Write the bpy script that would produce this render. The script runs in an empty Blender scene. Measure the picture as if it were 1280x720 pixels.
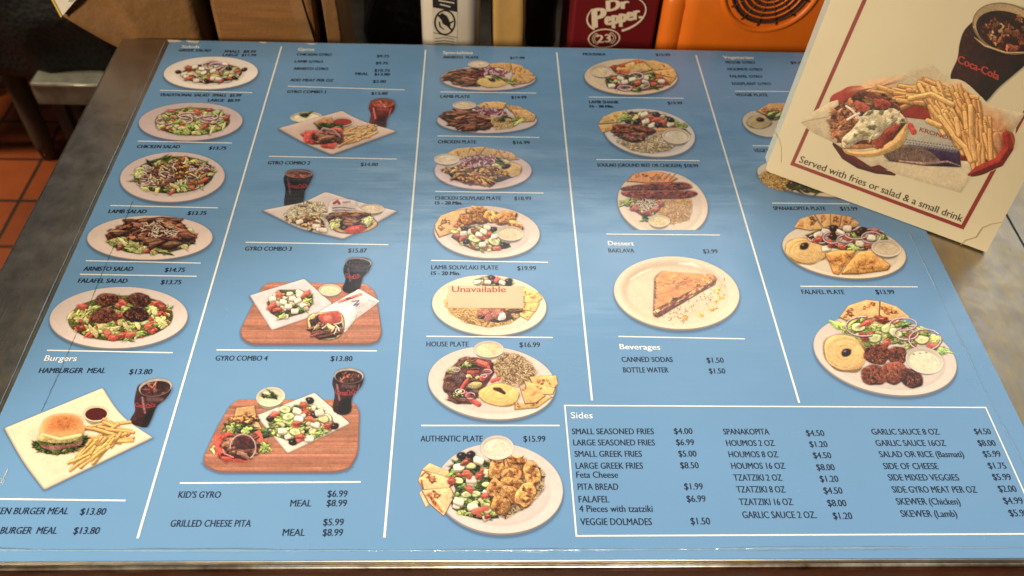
import bpy, bmesh, math, random
import numpy as np
from mathutils import Vector, noise as mnoise

# ------------------------------------------------------------------ camera, world, lamps, exposure
SC = bpy.context.scene
COL = SC.collection
H0 = 0.56                                   # camera height over the counter (m)
FPX = 1089.9                                # focal length in photo pixels (photo 1280 wide)
ROT = (0.74798458, -0.03530695, -0.0203576)

def rotm(p):
    rx, ry, rz = p
    cx, sx, cy, sy, cz, sz = np.cos(rx), np.sin(rx), np.cos(ry), np.sin(ry), np.cos(rz), np.sin(rz)
    return (np.array([[cz, -sz, 0], [sz, cz, 0], [0, 0, 1]]) @ np.array([[cy, 0, sy], [0, 1, 0], [-sy, 0, cy]])
            @ np.array([[1, 0, 0], [0, cx, -sx], [0, sx, cx]]))
RM = rotm(ROT)

cam = bpy.data.cameras.new('camera'); cam.sensor_width = 36; cam.lens = 36 * FPX / 1280
cam.clip_start = 0.02; cam.clip_end = 100
cam.dof.use_dof = True; cam.dof.focus_distance = 0.70; cam.dof.aperture_fstop = 9.0
co = bpy.data.objects.new('camera', cam); COL.objects.link(co)
co.location = (0, 0, H0); co.rotation_euler = ROT; SC.camera = co

w = bpy.data.worlds.new('World'); SC.world = w; w.use_nodes = True
bg = w.node_tree.nodes['Background']; bg.inputs[0].default_value = (1.0, 0.94, 0.86, 1); bg.inputs[1].default_value = 0.05

def area(name, loc, target, sx, sy, power, col, spread=180):
    l = bpy.data.lights.new(name, 'AREA'); l.shape = 'RECTANGLE'; l.size = sx; l.size_y = sy
    l.energy = power; l.color = col; l.spread = math.radians(spread)
    o = bpy.data.objects.new(name, l); COL.objects.link(o); o.location = loc
    o.rotation_euler = (Vector(target) - Vector(loc)).to_track_quat('-Z', 'Y').to_euler()
    return o
# ceiling panel over the far side of the counter: its reflection veils the near two thirds of the laminate
area('ceiling_panel', (0.95, 1.80, 1.62), (0.95, 1.80, 0), 3.8, 1.50, 9.5, (1.0, 0.99, 0.95))
area('sheen_lamp', (0.85, 2.15, 1.60), (0.85, 2.15, 0), 2.6, 0.50, 9, (1.0, 0.98, 0.92))  # extra lamp added to strengthen the sheen across the middle of the sheet
def spot(name, loc, target, power, col, deg, blend, size):
    l = bpy.data.lights.new(name, 'SPOT'); l.energy = power; l.color = col; l.spot_size = math.radians(deg); l.spot_blend = blend; l.shadow_soft_size = size
    o = bpy.data.objects.new(name, l); COL.objects.link(o); o.location = loc
    o.rotation_euler = (Vector(target) - Vector(loc)).to_track_quat('-Z', 'Y').to_euler(); return o
# spot added above the near side: its cone edge leaves the far third dimmer
spot('near_spot', (0.14, -0.30, 1.75), (0.14, -0.09, 0), 124, (1.0, 0.92, 0.80), 45, .22, .06)
# added warm fill from low left, brightening the upright faces behind the counter
area('warm_fill', (-1.70, -0.55, 0.80), (0.15, 1.0, 0.0), 0.30, 0.30, 6.5, (1.0, 0.82, 0.58), 60)
# extra fill lamp added to brighten the floor tiles on the left
area('floor_fill', (-1.75, 1.25, 1.60), (-1.65, 1.45, -0.82), 0.4, 0.4, 8, (1.0, 0.85, 0.62), 55)

SC.view_settings.view_transform = 'Standard'; SC.view_settings.look = 'None'
SC.view_settings.exposure = 0.32; SC.view_settings.gamma = 1; SC.view_settings.use_curve_mapping = False
SC.cycles.max_bounces = 6

# ------------------------------------------------------------------ geometry of the photograph: rays onto real planes
def ray(x, y):
    x = np.asarray(x, float); y = np.asarray(y, float)
    return np.stack([x - 640, -(y - 360), np.full_like(x, -FPX)], -1) @ RM.T
CAMP = np.array([0, 0, H0])
def on_plane(p0, n):
    p0 = np.array(p0, float); n = np.array(n, float)
    def fn(x, y):
        d = ray(x, y); t = ((p0 - CAMP) @ n) / (d @ n)
        return CAMP + d * t[..., None]
    return fn
def atz(z): return on_plane((0, 0, z), (0, 0, 1))
def aty(Y): return on_plane((0, Y, 0), (0, 1, 0))

# ------------------------------------------------------------------ object helpers
def tag(o, label=None, cat=None, group=None, kind=None):
    if label: o['label'] = label
    if cat: o['category'] = cat
    if group: o['group'] = group
    if kind: o['kind'] = kind
    return o
def thing(name, loc, label, cat, group=None):
    o = bpy.data.objects.new(name, None); COL.objects.link(o); o.location = loc; o.empty_display_size = .05
    return tag(o, label, cat, group)
def link(name, me, mat, parent=None, label=None):
    o = bpy.data.objects.new(name, me); COL.objects.link(o)
    if mat and not me.materials: me.materials.append(mat)
    if parent is not None:
        o.parent = parent; o.location = -parent_loc(parent)
    if label: o['label'] = label
    return o
def parent_loc(p):
    v = p.location.copy()
    while p.parent: p = p.parent; v = v + p.location
    return v
def mesh_from(verts, faces, smooth=False):
    me = bpy.data.meshes.new('m'); me.from_pydata([tuple(v) for v in verts], [], faces); me.update()
    if smooth: me.polygons.foreach_set('use_smooth', [True] * len(me.polygons))
    return me
def bm_mesh(bm, smooth=False):
    bmesh.ops.recalc_face_normals(bm, faces=bm.faces)
    me = bpy.data.meshes.new('m'); bm.to_mesh(me); bm.free()
    if smooth: me.polygons.foreach_set('use_smooth', [True] * len(me.polygons))
    return me
def box_bm(bm, a, b, bev=0, seg=2):
    vs = [bm.verts.new((x, y, z)) for x in (a[0], b[0]) for y in (a[1], b[1]) for z in (a[2], b[2])]
    fs = [bm.faces.new([vs[i] for i in q]) for q in ((0, 1, 3, 2), (4, 6, 7, 5), (0, 4, 5, 1), (2, 3, 7, 6), (0, 2, 6, 4), (1, 5, 7, 3))]
    if bev:
        es = list({e for f in fs for e in f.edges})
        bmesh.ops.bevel(bm, geom=es, offset=bev, segments=seg, profile=.5, affect='EDGES')
def box(a, b, bev=0, seg=2, smooth=False):
    bm = bmesh.new(); box_bm(bm, a, b, bev, seg); return bm_mesh(bm, smooth)
def prism(pts, vec):
    """closed solid: polygon pts (3d) swept by vec"""
    n = len(pts); v = [Vector(p) for p in pts]; v2 = [p + Vector(vec) for p in v]
    bm = bmesh.new(); a = [bm.verts.new(p) for p in v]; b = [bm.verts.new(p) for p in v2]
    bm.faces.new(a); bm.faces.new(b[::-1])
    for i in range(n): bm.faces.new((a[i], b[i], b[(i + 1) % n], a[(i + 1) % n]))
    return bm_mesh(bm)
def tube(pts, r, n=8, close=True):
    """tapered tube through pts; r a number or a list"""
    pts = [Vector(p) for p in pts]; rs = r if isinstance(r, (list, tuple)) else [r] * len(pts)
    bm = bmesh.new(); rings = []
    for i, p in enumerate(pts):
        t = (pts[min(i + 1, len(pts) - 1)] - pts[max(i - 1, 0)]).normalized()
        u = t.orthogonal().normalized() if i == 0 else (u - t * u.dot(t)).normalized()
        v = t.cross(u)
        rings.append([bm.verts.new(p + (u * math.cos(a) + v * math.sin(a)) * rs[i]) for a in [2 * math.pi * k / n for k in range(n)]])
    for A, B in zip(rings, rings[1:]):
        for k in range(n): bm.faces.new((A[k], A[(k + 1) % n], B[(k + 1) % n], B[k]))
    if close: bm.faces.new(rings[0][::-1]); bm.faces.new(rings[-1])
    return bm_mesh(bm, True)
def crumple(a, b, amp, seed, cuts=14, freq=14, round_=.0):
    """a soft paper/fabric body: subdivided box pushed about by ridged noise"""
    bm = bmesh.new(); box_bm(bm, a, b, round_, 3)
    bmesh.ops.subdivide_edges(bm, edges=bm.edges[:], cuts=cuts, use_grid_fill=True)
    c = (Vector(a) + Vector(b)) / 2
    for v in bm.verts:
        p = v.co * freq + Vector((seed * 7.1, seed * 3.3, seed))
        r = 1 - abs(mnoise.noise(p)) * 2
        q = mnoise.noise_vector(v.co * freq * .5 + Vector((seed, 0, 0)))
        v.co += (v.co - c).normalized() * amp * r + q * amp
    return bm_mesh(bm, True)

# ------------------------------------------------------------------ materials
class N:
    def __init__(s, name):
        s.m = bpy.data.materials.new(name); s.m.use_nodes = True; s.t = s.m.node_tree
        s.b = s.t.nodes['Principled BSDF']
    def n(s, kind, **kw):
        x = s.t.nodes.new(kind)
        for k, v in kw.items():
            if isinstance(k, str) and hasattr(x, k): setattr(x, k, v)
            else: x.inputs[k].default_value = v
        return x
    def l(s, a, b): s.t.links.new(a, b)
    def noise(s, scale, detail=4, rough=.6, coord=None, stretch=None):
        c = coord or s.n('ShaderNodeTexCoord').outputs['Object']
        if stretch:
            mp = s.n('ShaderNodeMapping'); mp.inputs['Scale'].default_value = stretch; s.l(c, mp.inputs[0]); c = mp.outputs[0]
        t = s.n('ShaderNodeTexNoise'); t.inputs['Scale'].default_value = scale; t.inputs['Detail'].default_value = detail
        t.inputs['Roughness'].default_value = rough; s.l(c, t.inputs['Vector']); return t.outputs['Fac']
    def ramp(s, fac, stops):
        r = s.n('ShaderNodeValToRGB'); e = r.color_ramp.elements
        while len(e) > 1: e.remove(e[-1])
        e[0].position = stops[0][0]; e[0].color = (*stops[0][1], 1)
        for p, c in stops[1:]: x = e.new(p); x.color = (*c, 1)
        s.l(fac, r.inputs[0]); return r.outputs[0]
    def mix(s, fac, a, b, mode='MIX'):
        x = s.n('ShaderNodeMix', data_type='RGBA', blend_type=mode)
        if isinstance(fac, float): x.inputs[0].default_value = fac
        else: s.l(fac, x.inputs[0])
        for i, v in ((6, a), (7, b)):
            if isinstance(v, tuple): x.inputs[i].default_value = (*v, 1)
            else: s.l(v, x.inputs[i])
        return x.outputs[2]
    def bump(s, h, strength, dist):
        x = s.n('ShaderNodeBump'); x.inputs['Strength'].default_value = strength; x.inputs['Distance'].default_value = dist
        s.l(h, x.inputs['Height']); s.l(x.outputs[0], s.b.inputs['Normal']); return x
    def color(s, c):
        if isinstance(c, tuple): s.b.inputs['Base Color'].default_value = (*c, 1)
        else: s.l(c, s.b.inputs['Base Color'])
    def rough(s, r):
        if isinstance(r, (int, float)): s.b.inputs['Roughness'].default_value = r
        else: s.l(r, s.b.inputs['Roughness'])

def lin(c):
    c = np.asarray(c, float) / 255.
    return np.where(c <= .04045, c / 12.92, ((c + .055) / 1.055) ** 2.4)
def L3(*c): return tuple(float(x) for x in lin(c))

VEIL, GAIN = 0.010, 1.0
def ink(srgb):
    c = lin(srgb); g = c @ np.array((.3, .55, .15)); c = c * .82 + g[..., None] * .18      # print inks are a little greyer than paint
    return np.clip((c - VEIL) * GAIN, .012, .9)

BLUE = (0.142, 0.288, 0.482)
def print_mat(name, base, rough=.19, attr=True, flat=None, mottled=.10):
    """matt-laminated print: base paper colour, ink from the 'ink' attribute over it, same film on top everywhere"""
    k = N(name); geo = k.n('ShaderNodeNewGeometry').outputs['Position']
    n1 = k.noise(9, 5, .6, geo); n2 = k.noise(700, 2, .5, geo)
    c = k.mix(mottled, base, k.ramp(n1, [(.3, tuple(x * .72 for x in base)), (.7, tuple(min(1, x * 1.22) for x in base))]))
    if flat: c = flat
    if attr:
        at = k.n('ShaderNodeVertexColor', layer_name='ink')
        c = k.mix(at.outputs['Alpha'], c, at.outputs['Color'])
    k.color(c)
    # film: slow waviness, fine orange peel, worn patches in the gloss
    wv = k.noise(5.5, 3, .5, geo, (1, 1.6, 1)); pl = k.noise(160, 3, .6, geo)
    ln = k.noise(16, 3, .55, geo, (1, 14, 1))                     # faint drawn lines across the film
    ad = k.n('ShaderNodeMath', operation='MULTIPLY_ADD'); ad.inputs[1].default_value = .02; k.l(pl, ad.inputs[0]); k.l(wv, ad.inputs[2])
    a2 = k.n('ShaderNodeMath', operation='MULTIPLY_ADD'); a2.inputs[1].default_value = .03; k.l(ln, a2.inputs[0]); k.l(ad.outputs[0], a2.inputs[2])
    k.bump(a2.outputs[0], .26, .012)
    rr = k.n('ShaderNodeMapRange'); rr.inputs['From Min'].default_value = .30; rr.inputs['From Max'].default_value = .75; rr.inputs['To Min'].default_value = rough - .06; rr.inputs['To Max'].default_value = rough + .13
    k.l(k.noise(13, 5, .62, geo), rr.inputs['Value']); k.rough(rr.outputs[0])
    k.b.inputs['Specular IOR Level'].default_value = .5
    return k.m
M_PRINT = print_mat('laminated_blue_print', BLUE)
M_WHITE = print_mat('white_print', BLUE, attr=False, flat=(.80, .79, .72))
M_DARK = print_mat('navy_print', BLUE, attr=False, flat=(.012, .02, .04))
M_HEAD = print_mat('heading_print', BLUE, attr=False, flat=(.84, .84, .80))

# ------------------------------------------------------------------ printed pictures: a small painter
RNG = np.random.RandomState(11)
def fractal(n, beta, seed):
    r = np.random.RandomState(seed); f = np.fft.fftfreq(n)
    k = np.hypot(*np.meshgrid(f, f)); k[0, 0] = 1
    a = np.fft.ifft2(np.fft.fft2(r.randn(n, n)) / k ** beta).real
    return (a - a.mean()) / a.std()
NF = fractal(512, .75, 1); NS = fractal(512, 1.5, 2)

def sd_ell(e):
    cx, cy, rx, ry = e[:4]; a = math.radians(e[4]) if len(e) > 4 else 0; ca, sa = math.cos(a), math.sin(a)
    def d(X, Y):
        u = (X - cx) * ca + (Y - cy) * sa; v = -(X - cx) * sa + (Y - cy) * ca
        k = np.hypot(u / rx, v / ry); g = np.hypot(u / rx ** 2, v / ry ** 2) / np.maximum(k, 1e-6)
        return (k - 1) / np.maximum(g, 1e-6)
    return d
def sd_poly(P):
    P = np.array(P, float)
    def d(X, Y):
        D = np.full(X.shape, 1e9); ins = np.zeros(X.shape, bool)
        for i in range(len(P)):
            a = P[i]; b = P[(i + 1) % len(P)]; e = b - a
            wx, wy = X - a[0], Y - a[1]; t = np.clip((wx * e[0] + wy * e[1]) / (e @ e + 1e-9), 0, 1)
            D = np.minimum(D, np.hypot(wx - t * e[0], wy - t * e[1]))
            c = ((a[1] > Y) != (b[1] > Y)); xi = a[0] + (Y - a[1]) * (e[0] / (e[1] if e[1] else 1e-9)); ins ^= c & (X < xi)
        return np.where(ins, -D, D)
    return d
def spline(P, n=8):
    P = np.array(P, float); out = []
    for i in range(len(P)):
        p0, p1, p2, p3 = P[i - 1], P[i], P[(i + 1) % len(P)], P[(i + 2) % len(P)]
        for t in np.arange(n) / n:
            out.append(.5 * ((2 * p1) + (p2 - p0) * t + (2 * p0 - 5 * p1 + 4 * p2 - p3) * t * t + (3 * p1 - p0 - 3 * p2 + p3) * t ** 3))
    return out
def rpoly(P, r, n=6):
    """polygon with rounded corners (r a number or one per corner)"""
    P = [np.array(p, float) for p in P]; out = []
    for i, p in enumerate(P):
        ri = r[i] if isinstance(r, (list, tuple)) else r
        a = P[i - 1] - p; b = P[(i + 1) % len(P)] - p
        a = p + a / np.hypot(*a) * ri; b = p + b / np.hypot(*b) * ri
        for t in np.linspace(0, 1, n): out.append((1 - t) ** 2 * a + 2 * t * (1 - t) * p + t * t * b)
    return out
def sd_line(P, w):
    P = np.array(P, float); w = np.broadcast_to(w, (len(P),)).astype(float)
    def d(X, Y):
        D = np.full(X.shape, 1e9)
        for a, b, wa, wb in zip(P, P[1:], w, w[1:]):
            e = b - a; wx, wy = X - a[0], Y - a[1]; t = np.clip((wx * e[0] + wy * e[1]) / (e @ e + 1e-9), 0, 1)
            D = np.minimum(D, np.hypot(wx - t * e[0], wy - t * e[1]) - (wa + (wb - wa) * t) / 2)
        return D
    return d
def region(r): return sd_ell(r) if np.isscalar(r[0]) else sd_poly(r)
def bbox(r, pad=0):
    if np.isscalar(r[0]):
        m = max(r[2], r[3]) if len(r) > 4 and r[4] else None
        rx, ry = (m, m) if m else (r[2], r[3])
        return r[0] - rx - pad, r[1] - ry - pad, r[0] + rx + pad, r[1] + ry + pad
    a = np.array(r, float); return (*(a.min(0) - pad), *(a.max(0) + pad))

class Pic:
    """a printed picture; coordinates are those of an enlargement zw wide of the photo region"""
    def __init__(s, reg, zw, seed=1, S=2.0):
        s.x0, s.y0, x1, y1 = reg; s.k = zw / (x1 - s.x0); s.step = s.k / S
        s.w, s.h = int((x1 - s.x0) * S) + 1, int((y1 - s.y0) * S) + 1
        s.X, s.Y = np.meshgrid(np.arange(s.w) * s.step, np.arange(s.h) * s.step)
        s.rgb = np.zeros((s.h, s.w, 3)); s.a = np.zeros((s.h, s.w)); s.lab = np.full((s.h, s.w), -1)
        s.names = []; s.cur = 0; s.r = random.Random(seed); s.asp = .75
    def L(s, name):
        if name not in s.names: s.names.append(name)
        s.cur = s.names.index(name); return s
    def put(s, bb, d, col, sh=.22, nz=.05, contact=.28, soft=1., rnd=None, keep=False):
        st = s.step; pad = 5 * st
        i0, i1 = max(0, int((bb[1] - pad) / st)), min(s.h, int((bb[3] + pad) / st) + 2)
        j0, j1 = max(0, int((bb[0] - pad) / st)), min(s.w, int((bb[2] + pad) / st) + 2)
        if i1 - i0 < 2 or j1 - j0 < 2: return
        X, Y = s.X[i0:i1, j0:j1], s.Y[i0:i1, j0:j1]; D = d(X, Y)
        a = np.clip(.5 - D / (st * 1.1 * soft), 0, 1)
        R = rnd or min(bb[2] - bb[0], bb[3] - bb[1]) * .3 + 1e-3
        gy, gx = np.gradient(D, st); edge = np.clip(1 + D / R, 0, 1) ** 1.4
        lam = -(gx * -.45 + gy * -.9)
        oy, ox = s.r.randrange(512), s.r.randrange(512)
        ii = (np.arange(i0, i1) + oy) % 512; jj = (np.arange(j0, j1) + ox) % 512
        nn = NF[np.ix_(ii, jj)] * nz + NS[np.ix_(ii, jj)] * nz * .5
        c = np.array(col, float) * (1 - sh * lam * edge + nn)[..., None]
        A = s.a[i0:i1, j0:j1]; B = s.rgb[i0:i1, j0:j1]
        if contact:
            B *= (1 - contact * .6 * np.clip(1 - D / (3 * st), 0, 1) * (A > .5))[..., None]
        B[:] = B * (1 - a[..., None]) + np.clip(c, 0, 255) * a[..., None] if not keep else np.where(A[..., None] > .02, B * (1 - a[..., None]) + np.clip(c, 0, 255) * a[..., None], B)
        # colour under partly covered new pixels is the new ink itself
        if not keep:
            new = (A < .02) & (a > 0); B[new] = np.clip(c, 0, 255)[new]
            s.a[i0:i1, j0:j1] = A + (1 - A) * a; s.lab[i0:i1, j0:j1][a > .5] = s.cur
    def shape(s, r, col, **kw): s.put(bbox(r), region(r), col, **kw)
    def shadow(s, r, dx, dy, wid, k=.55):
        """the printed drop shadow round a cut-out"""
        D = region(r)(s.X - dx, s.Y - dy); a = np.clip(1 - D / wid, 0, 1) ** 1.5 * k
        s.rgb[:] = np.where((a > s.a)[..., None], np.array((58, 66, 84.)), s.rgb); s.a = np.maximum(s.a, a)
        s.lab[(a > .25) & (s.lab < 0)] = s.cur
    def line(s, P, w, col, **kw):
        kw.setdefault('contact', 0); kw.setdefault('sh', .15); s.put(bbox(P, np.max(w)), sd_line(P, w), col, **kw)
    def blob(s, x, y, rx, ry, col, rot=0, wob=.12, p=2, **kw):
        ca, sa = math.cos(math.radians(rot)), math.sin(math.radians(rot))
        ph = [(n, s.r.uniform(0, 6.3), s.r.uniform(.3, 1) * wob / (1 + .25 * n)) for n in (2, 3, 4, 5, 7)]
        def d(X, Y):
            u = ((X - x) * ca + (Y - y) * sa) / rx; v = (-(X - x) * sa + (Y - y) * ca) / ry
            k = (np.abs(u) ** p + np.abs(v) ** p) ** (1 / p); th = np.arctan2(v, u)
            return (k - 1 + sum(A * np.sin(n * th + f) for n, f, A in ph)) * min(rx, ry)
        m = max(rx, ry) * (1 + wob); s.put((x - m, y - m, x + m, y + m), d, col, **kw)
    def v(s, col, k=.12):
        f = 1 + s.r.uniform(-k, k); return [c * f * (1 + s.r.uniform(-k, k) * .35) for c in col]
    # ---- crockery
    def plate(s, e, col=(222, 194, 174), well=.70, name='plate'):
        s.L(name); col = (col[0], min(255, col[1] * 1.03), min(255, col[2] * 1.08)); s.shadow(e, 0, .035 * e[3] + 1.0 * s.k, 3.2 * s.k)
        s.shape(e, [c * .80 for c in col], sh=.25, nz=.006, contact=0)
        rot = e[4] if len(e) > 4 else 0
        s.shape((e[0], e[1] - .012 * e[3], e[2] * .988, e[3] * .968, rot), col, sh=-.03, nz=.012, contact=0)
        if well:
            s.shape((e[0], e[1] - .01 * e[3], e[2] * well, e[3] * well, rot), [c * .965 for c in col], sh=.05, nz=.012, contact=.03, soft=5, rnd=e[3] * .1)
    def tray(s, P, col, name='plate', r=None, edge=.8):
        s.L(name); col = (col[0], min(255, col[1] * 1.03), min(255, col[2] * 1.07)); Q = rpoly(P, r or 3 * s.k); s.shadow(Q, 0, 1.2 * s.k, 3.2 * s.k)
        s.shape(Q, [c * edge for c in col], sh=.1, nz=.01, contact=.3)
        c = np.mean(P, 0); Q2 = rpoly([c + (np.array(p) - c) * .975 - np.array((0, .6 * s.k)) for p in P], r or 3 * s.k)
        s.shape(Q2, col, sh=.06, nz=.015, contact=0, rnd=6 * s.k)
        Q3 = rpoly([c + (np.array(p) - c) * .72 for p in P], 8 * s.k)
        s.shape(Q3, [x * .96 for x in col], sh=.03, nz=.015, contact=0, soft=14, rnd=9 * s.k)
    def woodboard(s, P, r):
        s.L('serving_board'); Q = rpoly(P, r); s.shadow(Q, 0, 1.5 * s.k, 3 * s.k)
        s.shape(Q, (150, 96, 84), sh=.1, nz=.02, contact=0)
        c = np.mean(P, 0); Q2 = rpoly([c + (np.array(p) - c) * .985 - np.array((0, 1.3 * s.k)) for p in P], r)
        s.shape(Q2, (184, 114, 82), sh=.04, nz=.02, contact=0)
        ys = [p[1] for p in P]; xs = [p[0] for p in P]; inner = sd_poly(Q2)
        y = min(ys)
        while y < max(ys):                      # bamboo strips
            hgt = s.r.uniform(2.2, 4.2) * s.k; col = s.v((182, 112, 80), .10)
            yy = y; sl = s.r.uniform(-.004, .004)
            s.put((min(xs), yy, max(xs), yy + hgt), lambda X, Y: np.maximum(inner(X, Y), np.abs(Y - yy - hgt / 2 - sl * X) - hgt / 2), col, sh=.05, nz=.045, contact=.10)
            y += hgt
    def cup(s, e, fill=(226, 208, 176), depth=.35, name='sauce_cup', wall=(222, 200, 180), herb=True):
        s.L(name); x, y, rx, ry = e[:4]; rot = e[4] if len(e) > 4 else 0
        s.shape((x, y + ry * depth, rx * .86, ry * .95, rot), [c * .72 for c in wall], sh=.2, nz=.02, contact=.4)
        s.shape((x, y, rx, ry, rot), wall, sh=-.10, nz=.02, contact=.35)
        s.shape((x, y + ry * .03, rx * .88, ry * .84, rot), [c * .93 for c in fill], sh=-.12, nz=.02, contact=.16)
        s.shape((x, y + ry * .07, rx * .80, ry * .74, rot), fill, sh=.03, nz=.05, contact=0)
        if herb:
            for _ in range(int(26)):
                a = s.r.uniform(0, 6.3); q = s.r.random() ** .5 * .7
                s.blob(x + rx * q * math.cos(a), y + ry * q * math.sin(a) + ry * .06, .5 * s.k, .4 * s.k, s.v((176, 160, 124), .2), contact=0, nz=0)
    # ---- food pieces
    def piece(s, kind, x, y, z):
        r = s.r; a = s.asp; rot = r.uniform(-70, 70)
        if kind == 'let':
            s.blob(x, y, z * r.uniform(.8, 1.5), z * a * r.uniform(.5, .9), s.v((142, 158, 66), .22), rot * .6, .42, nz=.20, sh=.35, contact=.42)
            if r.random() < .6: s.line([(x - z * .7, y + r.uniform(-.2, .2) * z), (x + z * .7, y + r.uniform(-.3, .3) * z)], z * .14, s.v((196, 198, 124)), nz=.1)
        elif kind == 'pale':
            s.blob(x, y, z * r.uniform(.6, 1.1), z * a * r.uniform(.5, .8), s.v((206, 196, 118), .12), rot, .25, nz=.10, sh=.28, contact=.35)
        elif kind == 'dk':
            s.blob(x, y, z * r.uniform(.8, 1.4), z * a * r.uniform(.4, .8), s.v((70, 84, 36), .28), rot * .5, .45, nz=.25, sh=.4, contact=.4)
        elif kind == 'cuc':
            s.blob(x, y, z * 1.05, z * a * .85, s.v((112, 128, 58), .15), rot * .4, .08, nz=.06, contact=.4)
            s.blob(x - .04 * z, y - .08 * z, z * .92, z * a * .70, s.v((214, 212, 150), .06), rot * .4, .08, nz=.05, contact=0, sh=.1)
            s.blob(x, y - .05 * z, z * .45, z * a * .3, s.v((196, 190, 116), .06), rot * .4, .2, nz=.08, contact=0, sh=0, soft=2)
        elif kind == 'tom':
            s.blob(x, y, z * r.uniform(.8, 1.15), z * a * r.uniform(.6, .9), s.v((178, 76, 54), .16), rot * .6, .18, nz=.10, sh=.36, contact=.4)
            s.line([(x - .3 * z, y - .25 * z * a), (x + .25 * z, y - .3 * z * a)], z * .14, (226, 140, 112), soft=1.5)
        elif kind == 'feta':
            s.blob(x, y + .18 * z, z * .86, z * a * .80, s.v((186, 156, 126), .06), rot * .35, .06, 3.5, nz=.03, contact=.45)
            s.blob(x, y, z * .84, z * a * .66, s.v((240, 222, 196), .05), rot * .35, .07, 3.5, nz=.05, contact=0, sh=.12)
        elif kind == 'oli':
            s.blob(x, y, z * .9, z * a * .85, s.v((48, 30, 36), .2), rot * .4, .06, nz=.10, sh=.55, contact=.45)
            s.blob(x - .25 * z, y - .25 * z * a, z * .2, z * .13, (150, 122, 124), contact=0, soft=1.6)
        elif kind == 'oni':
            rx, ry = z * r.uniform(.9, 1.5), z * a * r.uniform(.6, 1.1); wd = min(z * .26, 1.5 * s.k); ph = r.uniform(0, 6.3)
            P = [(x + rx * math.cos(ph + t), y + ry * math.sin(ph + t)) for t in np.linspace(0, r.uniform(3.5, 6.2), 14)]
            s.line(P, wd * 1.35, s.v((142, 78, 104), .14), contact=.3, nz=.08); s.line([(px - .03 * z, py - .05 * z) for px, py in P], wd * .75, s.v((222, 190, 192), .08), nz=.06)
        elif kind == 'shred':
            an = r.uniform(0, 3.2); q = r.uniform(.7, 1.3) * z
            s.line([(x - q * math.cos(an), y - q * math.sin(an) * a), (x + q * .2, y + r.uniform(-.3, .3) * z), (x + q * math.cos(an), y + q * math.sin(an) * a)], z * .32, s.v((228, 204, 176), .10), contact=.3, nz=.05)
        elif kind == 'pshred':
            an = r.uniform(0, 3.2); q = r.uniform(.8, 1.6) * z
            s.line([(x - q * math.cos(an), y - q * math.sin(an) * a), (x + r.uniform(-.5, .5) * z, y + r.uniform(-.5, .5) * z * a), (x + q * math.cos(an), y + q * math.sin(an) * a)], z * .34, s.v(r.choice([(206, 150, 164), (164, 66, 96), (226, 194, 196), (140, 50, 74)]), .12), contact=.35, nz=.06)
        elif kind == 'chk':
            s.blob(x, y + .1 * z, z * 1.1, z * a * .85, s.v((104, 56, 22), .2), rot * .5, .28, nz=.18, contact=.45)
            s.blob(x, y, z * .92, z * a * .62, s.v((196, 138, 66), .18), rot * .5, .28, nz=.20, sh=.34, contact=0)
            s.blob(x + r.uniform(-.4, .4) * z, y + r.uniform(-.2, .2) * z, z * .4, z * a * .22, s.v((128, 70, 28), .2), rot, .3, nz=.2, contact=0, soft=2)
        elif kind == 'beef':
            an = math.radians(r.uniform(-35, 25)); q = z * r.uniform(.9, 1.7); b = r.uniform(-.5, .5) * z
            P = [(x - q * math.cos(an), y - q * math.sin(an) * a), (x, y + b * a), (x + q * math.cos(an), y + q * math.sin(an) * a)]
            s.line(P, [z * .4, z * .75, z * .35], s.v((104, 62, 46), .3), contact=.5, nz=.16, sh=.42)
            if r.random() < .5: s.line([(px - .02 * z, py - .16 * z) for px, py in P], z * .14, s.v((150, 100, 78), .15), nz=.12, soft=1.5)
        elif kind == 'slice':
            s.blob(x, y + .12 * z, z * 1.5, z * a * .8, s.v((70, 38, 28), .2), rot * .35, .22, nz=.15, contact=.5)
            s.blob(x, y, z * 1.42, z * a * .66, s.v((134, 84, 60), .2), rot * .35, .22, nz=.16, sh=.4, contact=0)
            s.line([(x - z, y - .2 * z * a), (x + z * .6, y - .3 * z * a)], z * .12, s.v((172, 122, 92)), nz=.15, soft=2)
        elif kind == 'rice':
            an = r.uniform(0, 3.2)
            s.line([(x - z * math.cos(an), y - z * math.sin(an) * a), (x + z * math.cos(an), y + z * math.sin(an) * a)], z * .62, s.v(s.ricecol, .15), contact=.2, nz=.04)
    ricecol = (214, 176, 116)
    def scatter(s, r, n, kinds, z, edge=.5):
        d = region(r); bb = bbox(r); pts = []
        tries = 0
        while len(pts) < n and tries < n * 40:
            tries += 1; x, y = s.r.uniform(bb[0], bb[2]), s.r.uniform(bb[1], bb[3])
            if float(d(np.array([x]), np.array([y]))[0]) < -edge * z: pts.append((x, y))
        pts.sort(key=lambda p: p[1] + s.r.uniform(-z, z)); ks = [k for k, wt in kinds.items() for _ in range(wt)]
        for x, y in pts: s.piece(s.r.choice(ks), x, y, z * s.r.uniform(.8, 1.2))
    def at(s, kind, z, *pts):
        for x, y in pts: s.piece(kind, x, y, z)
    def bed(s, r, col, **kw):
        kw.setdefault('nz', .22); kw.setdefault('sh', .2); kw.setdefault('soft', 2); kw.setdefault('contact', .25); s.shape(r, col, **kw)
    def salad(s, r, n, kinds, z, name='salad', bed=(84, 84, 38)):
        s.L(name); s.bed(r, bed); s.scatter(r, n, kinds, z)
    def rice(s, r, n, z, col=(214, 176, 116), name='rice', dark=(96, 62, 36), nd=.12):
        s.L(name); s.ricecol = col; s.bed(r, [c * .9 for c in col], nz=.12); s.scatter(r, n, {'rice': 1}, z, .2)
        s.ricecol = dark; s.scatter(r, int(n * nd), {'rice': 1}, z * .7, .2)
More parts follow.
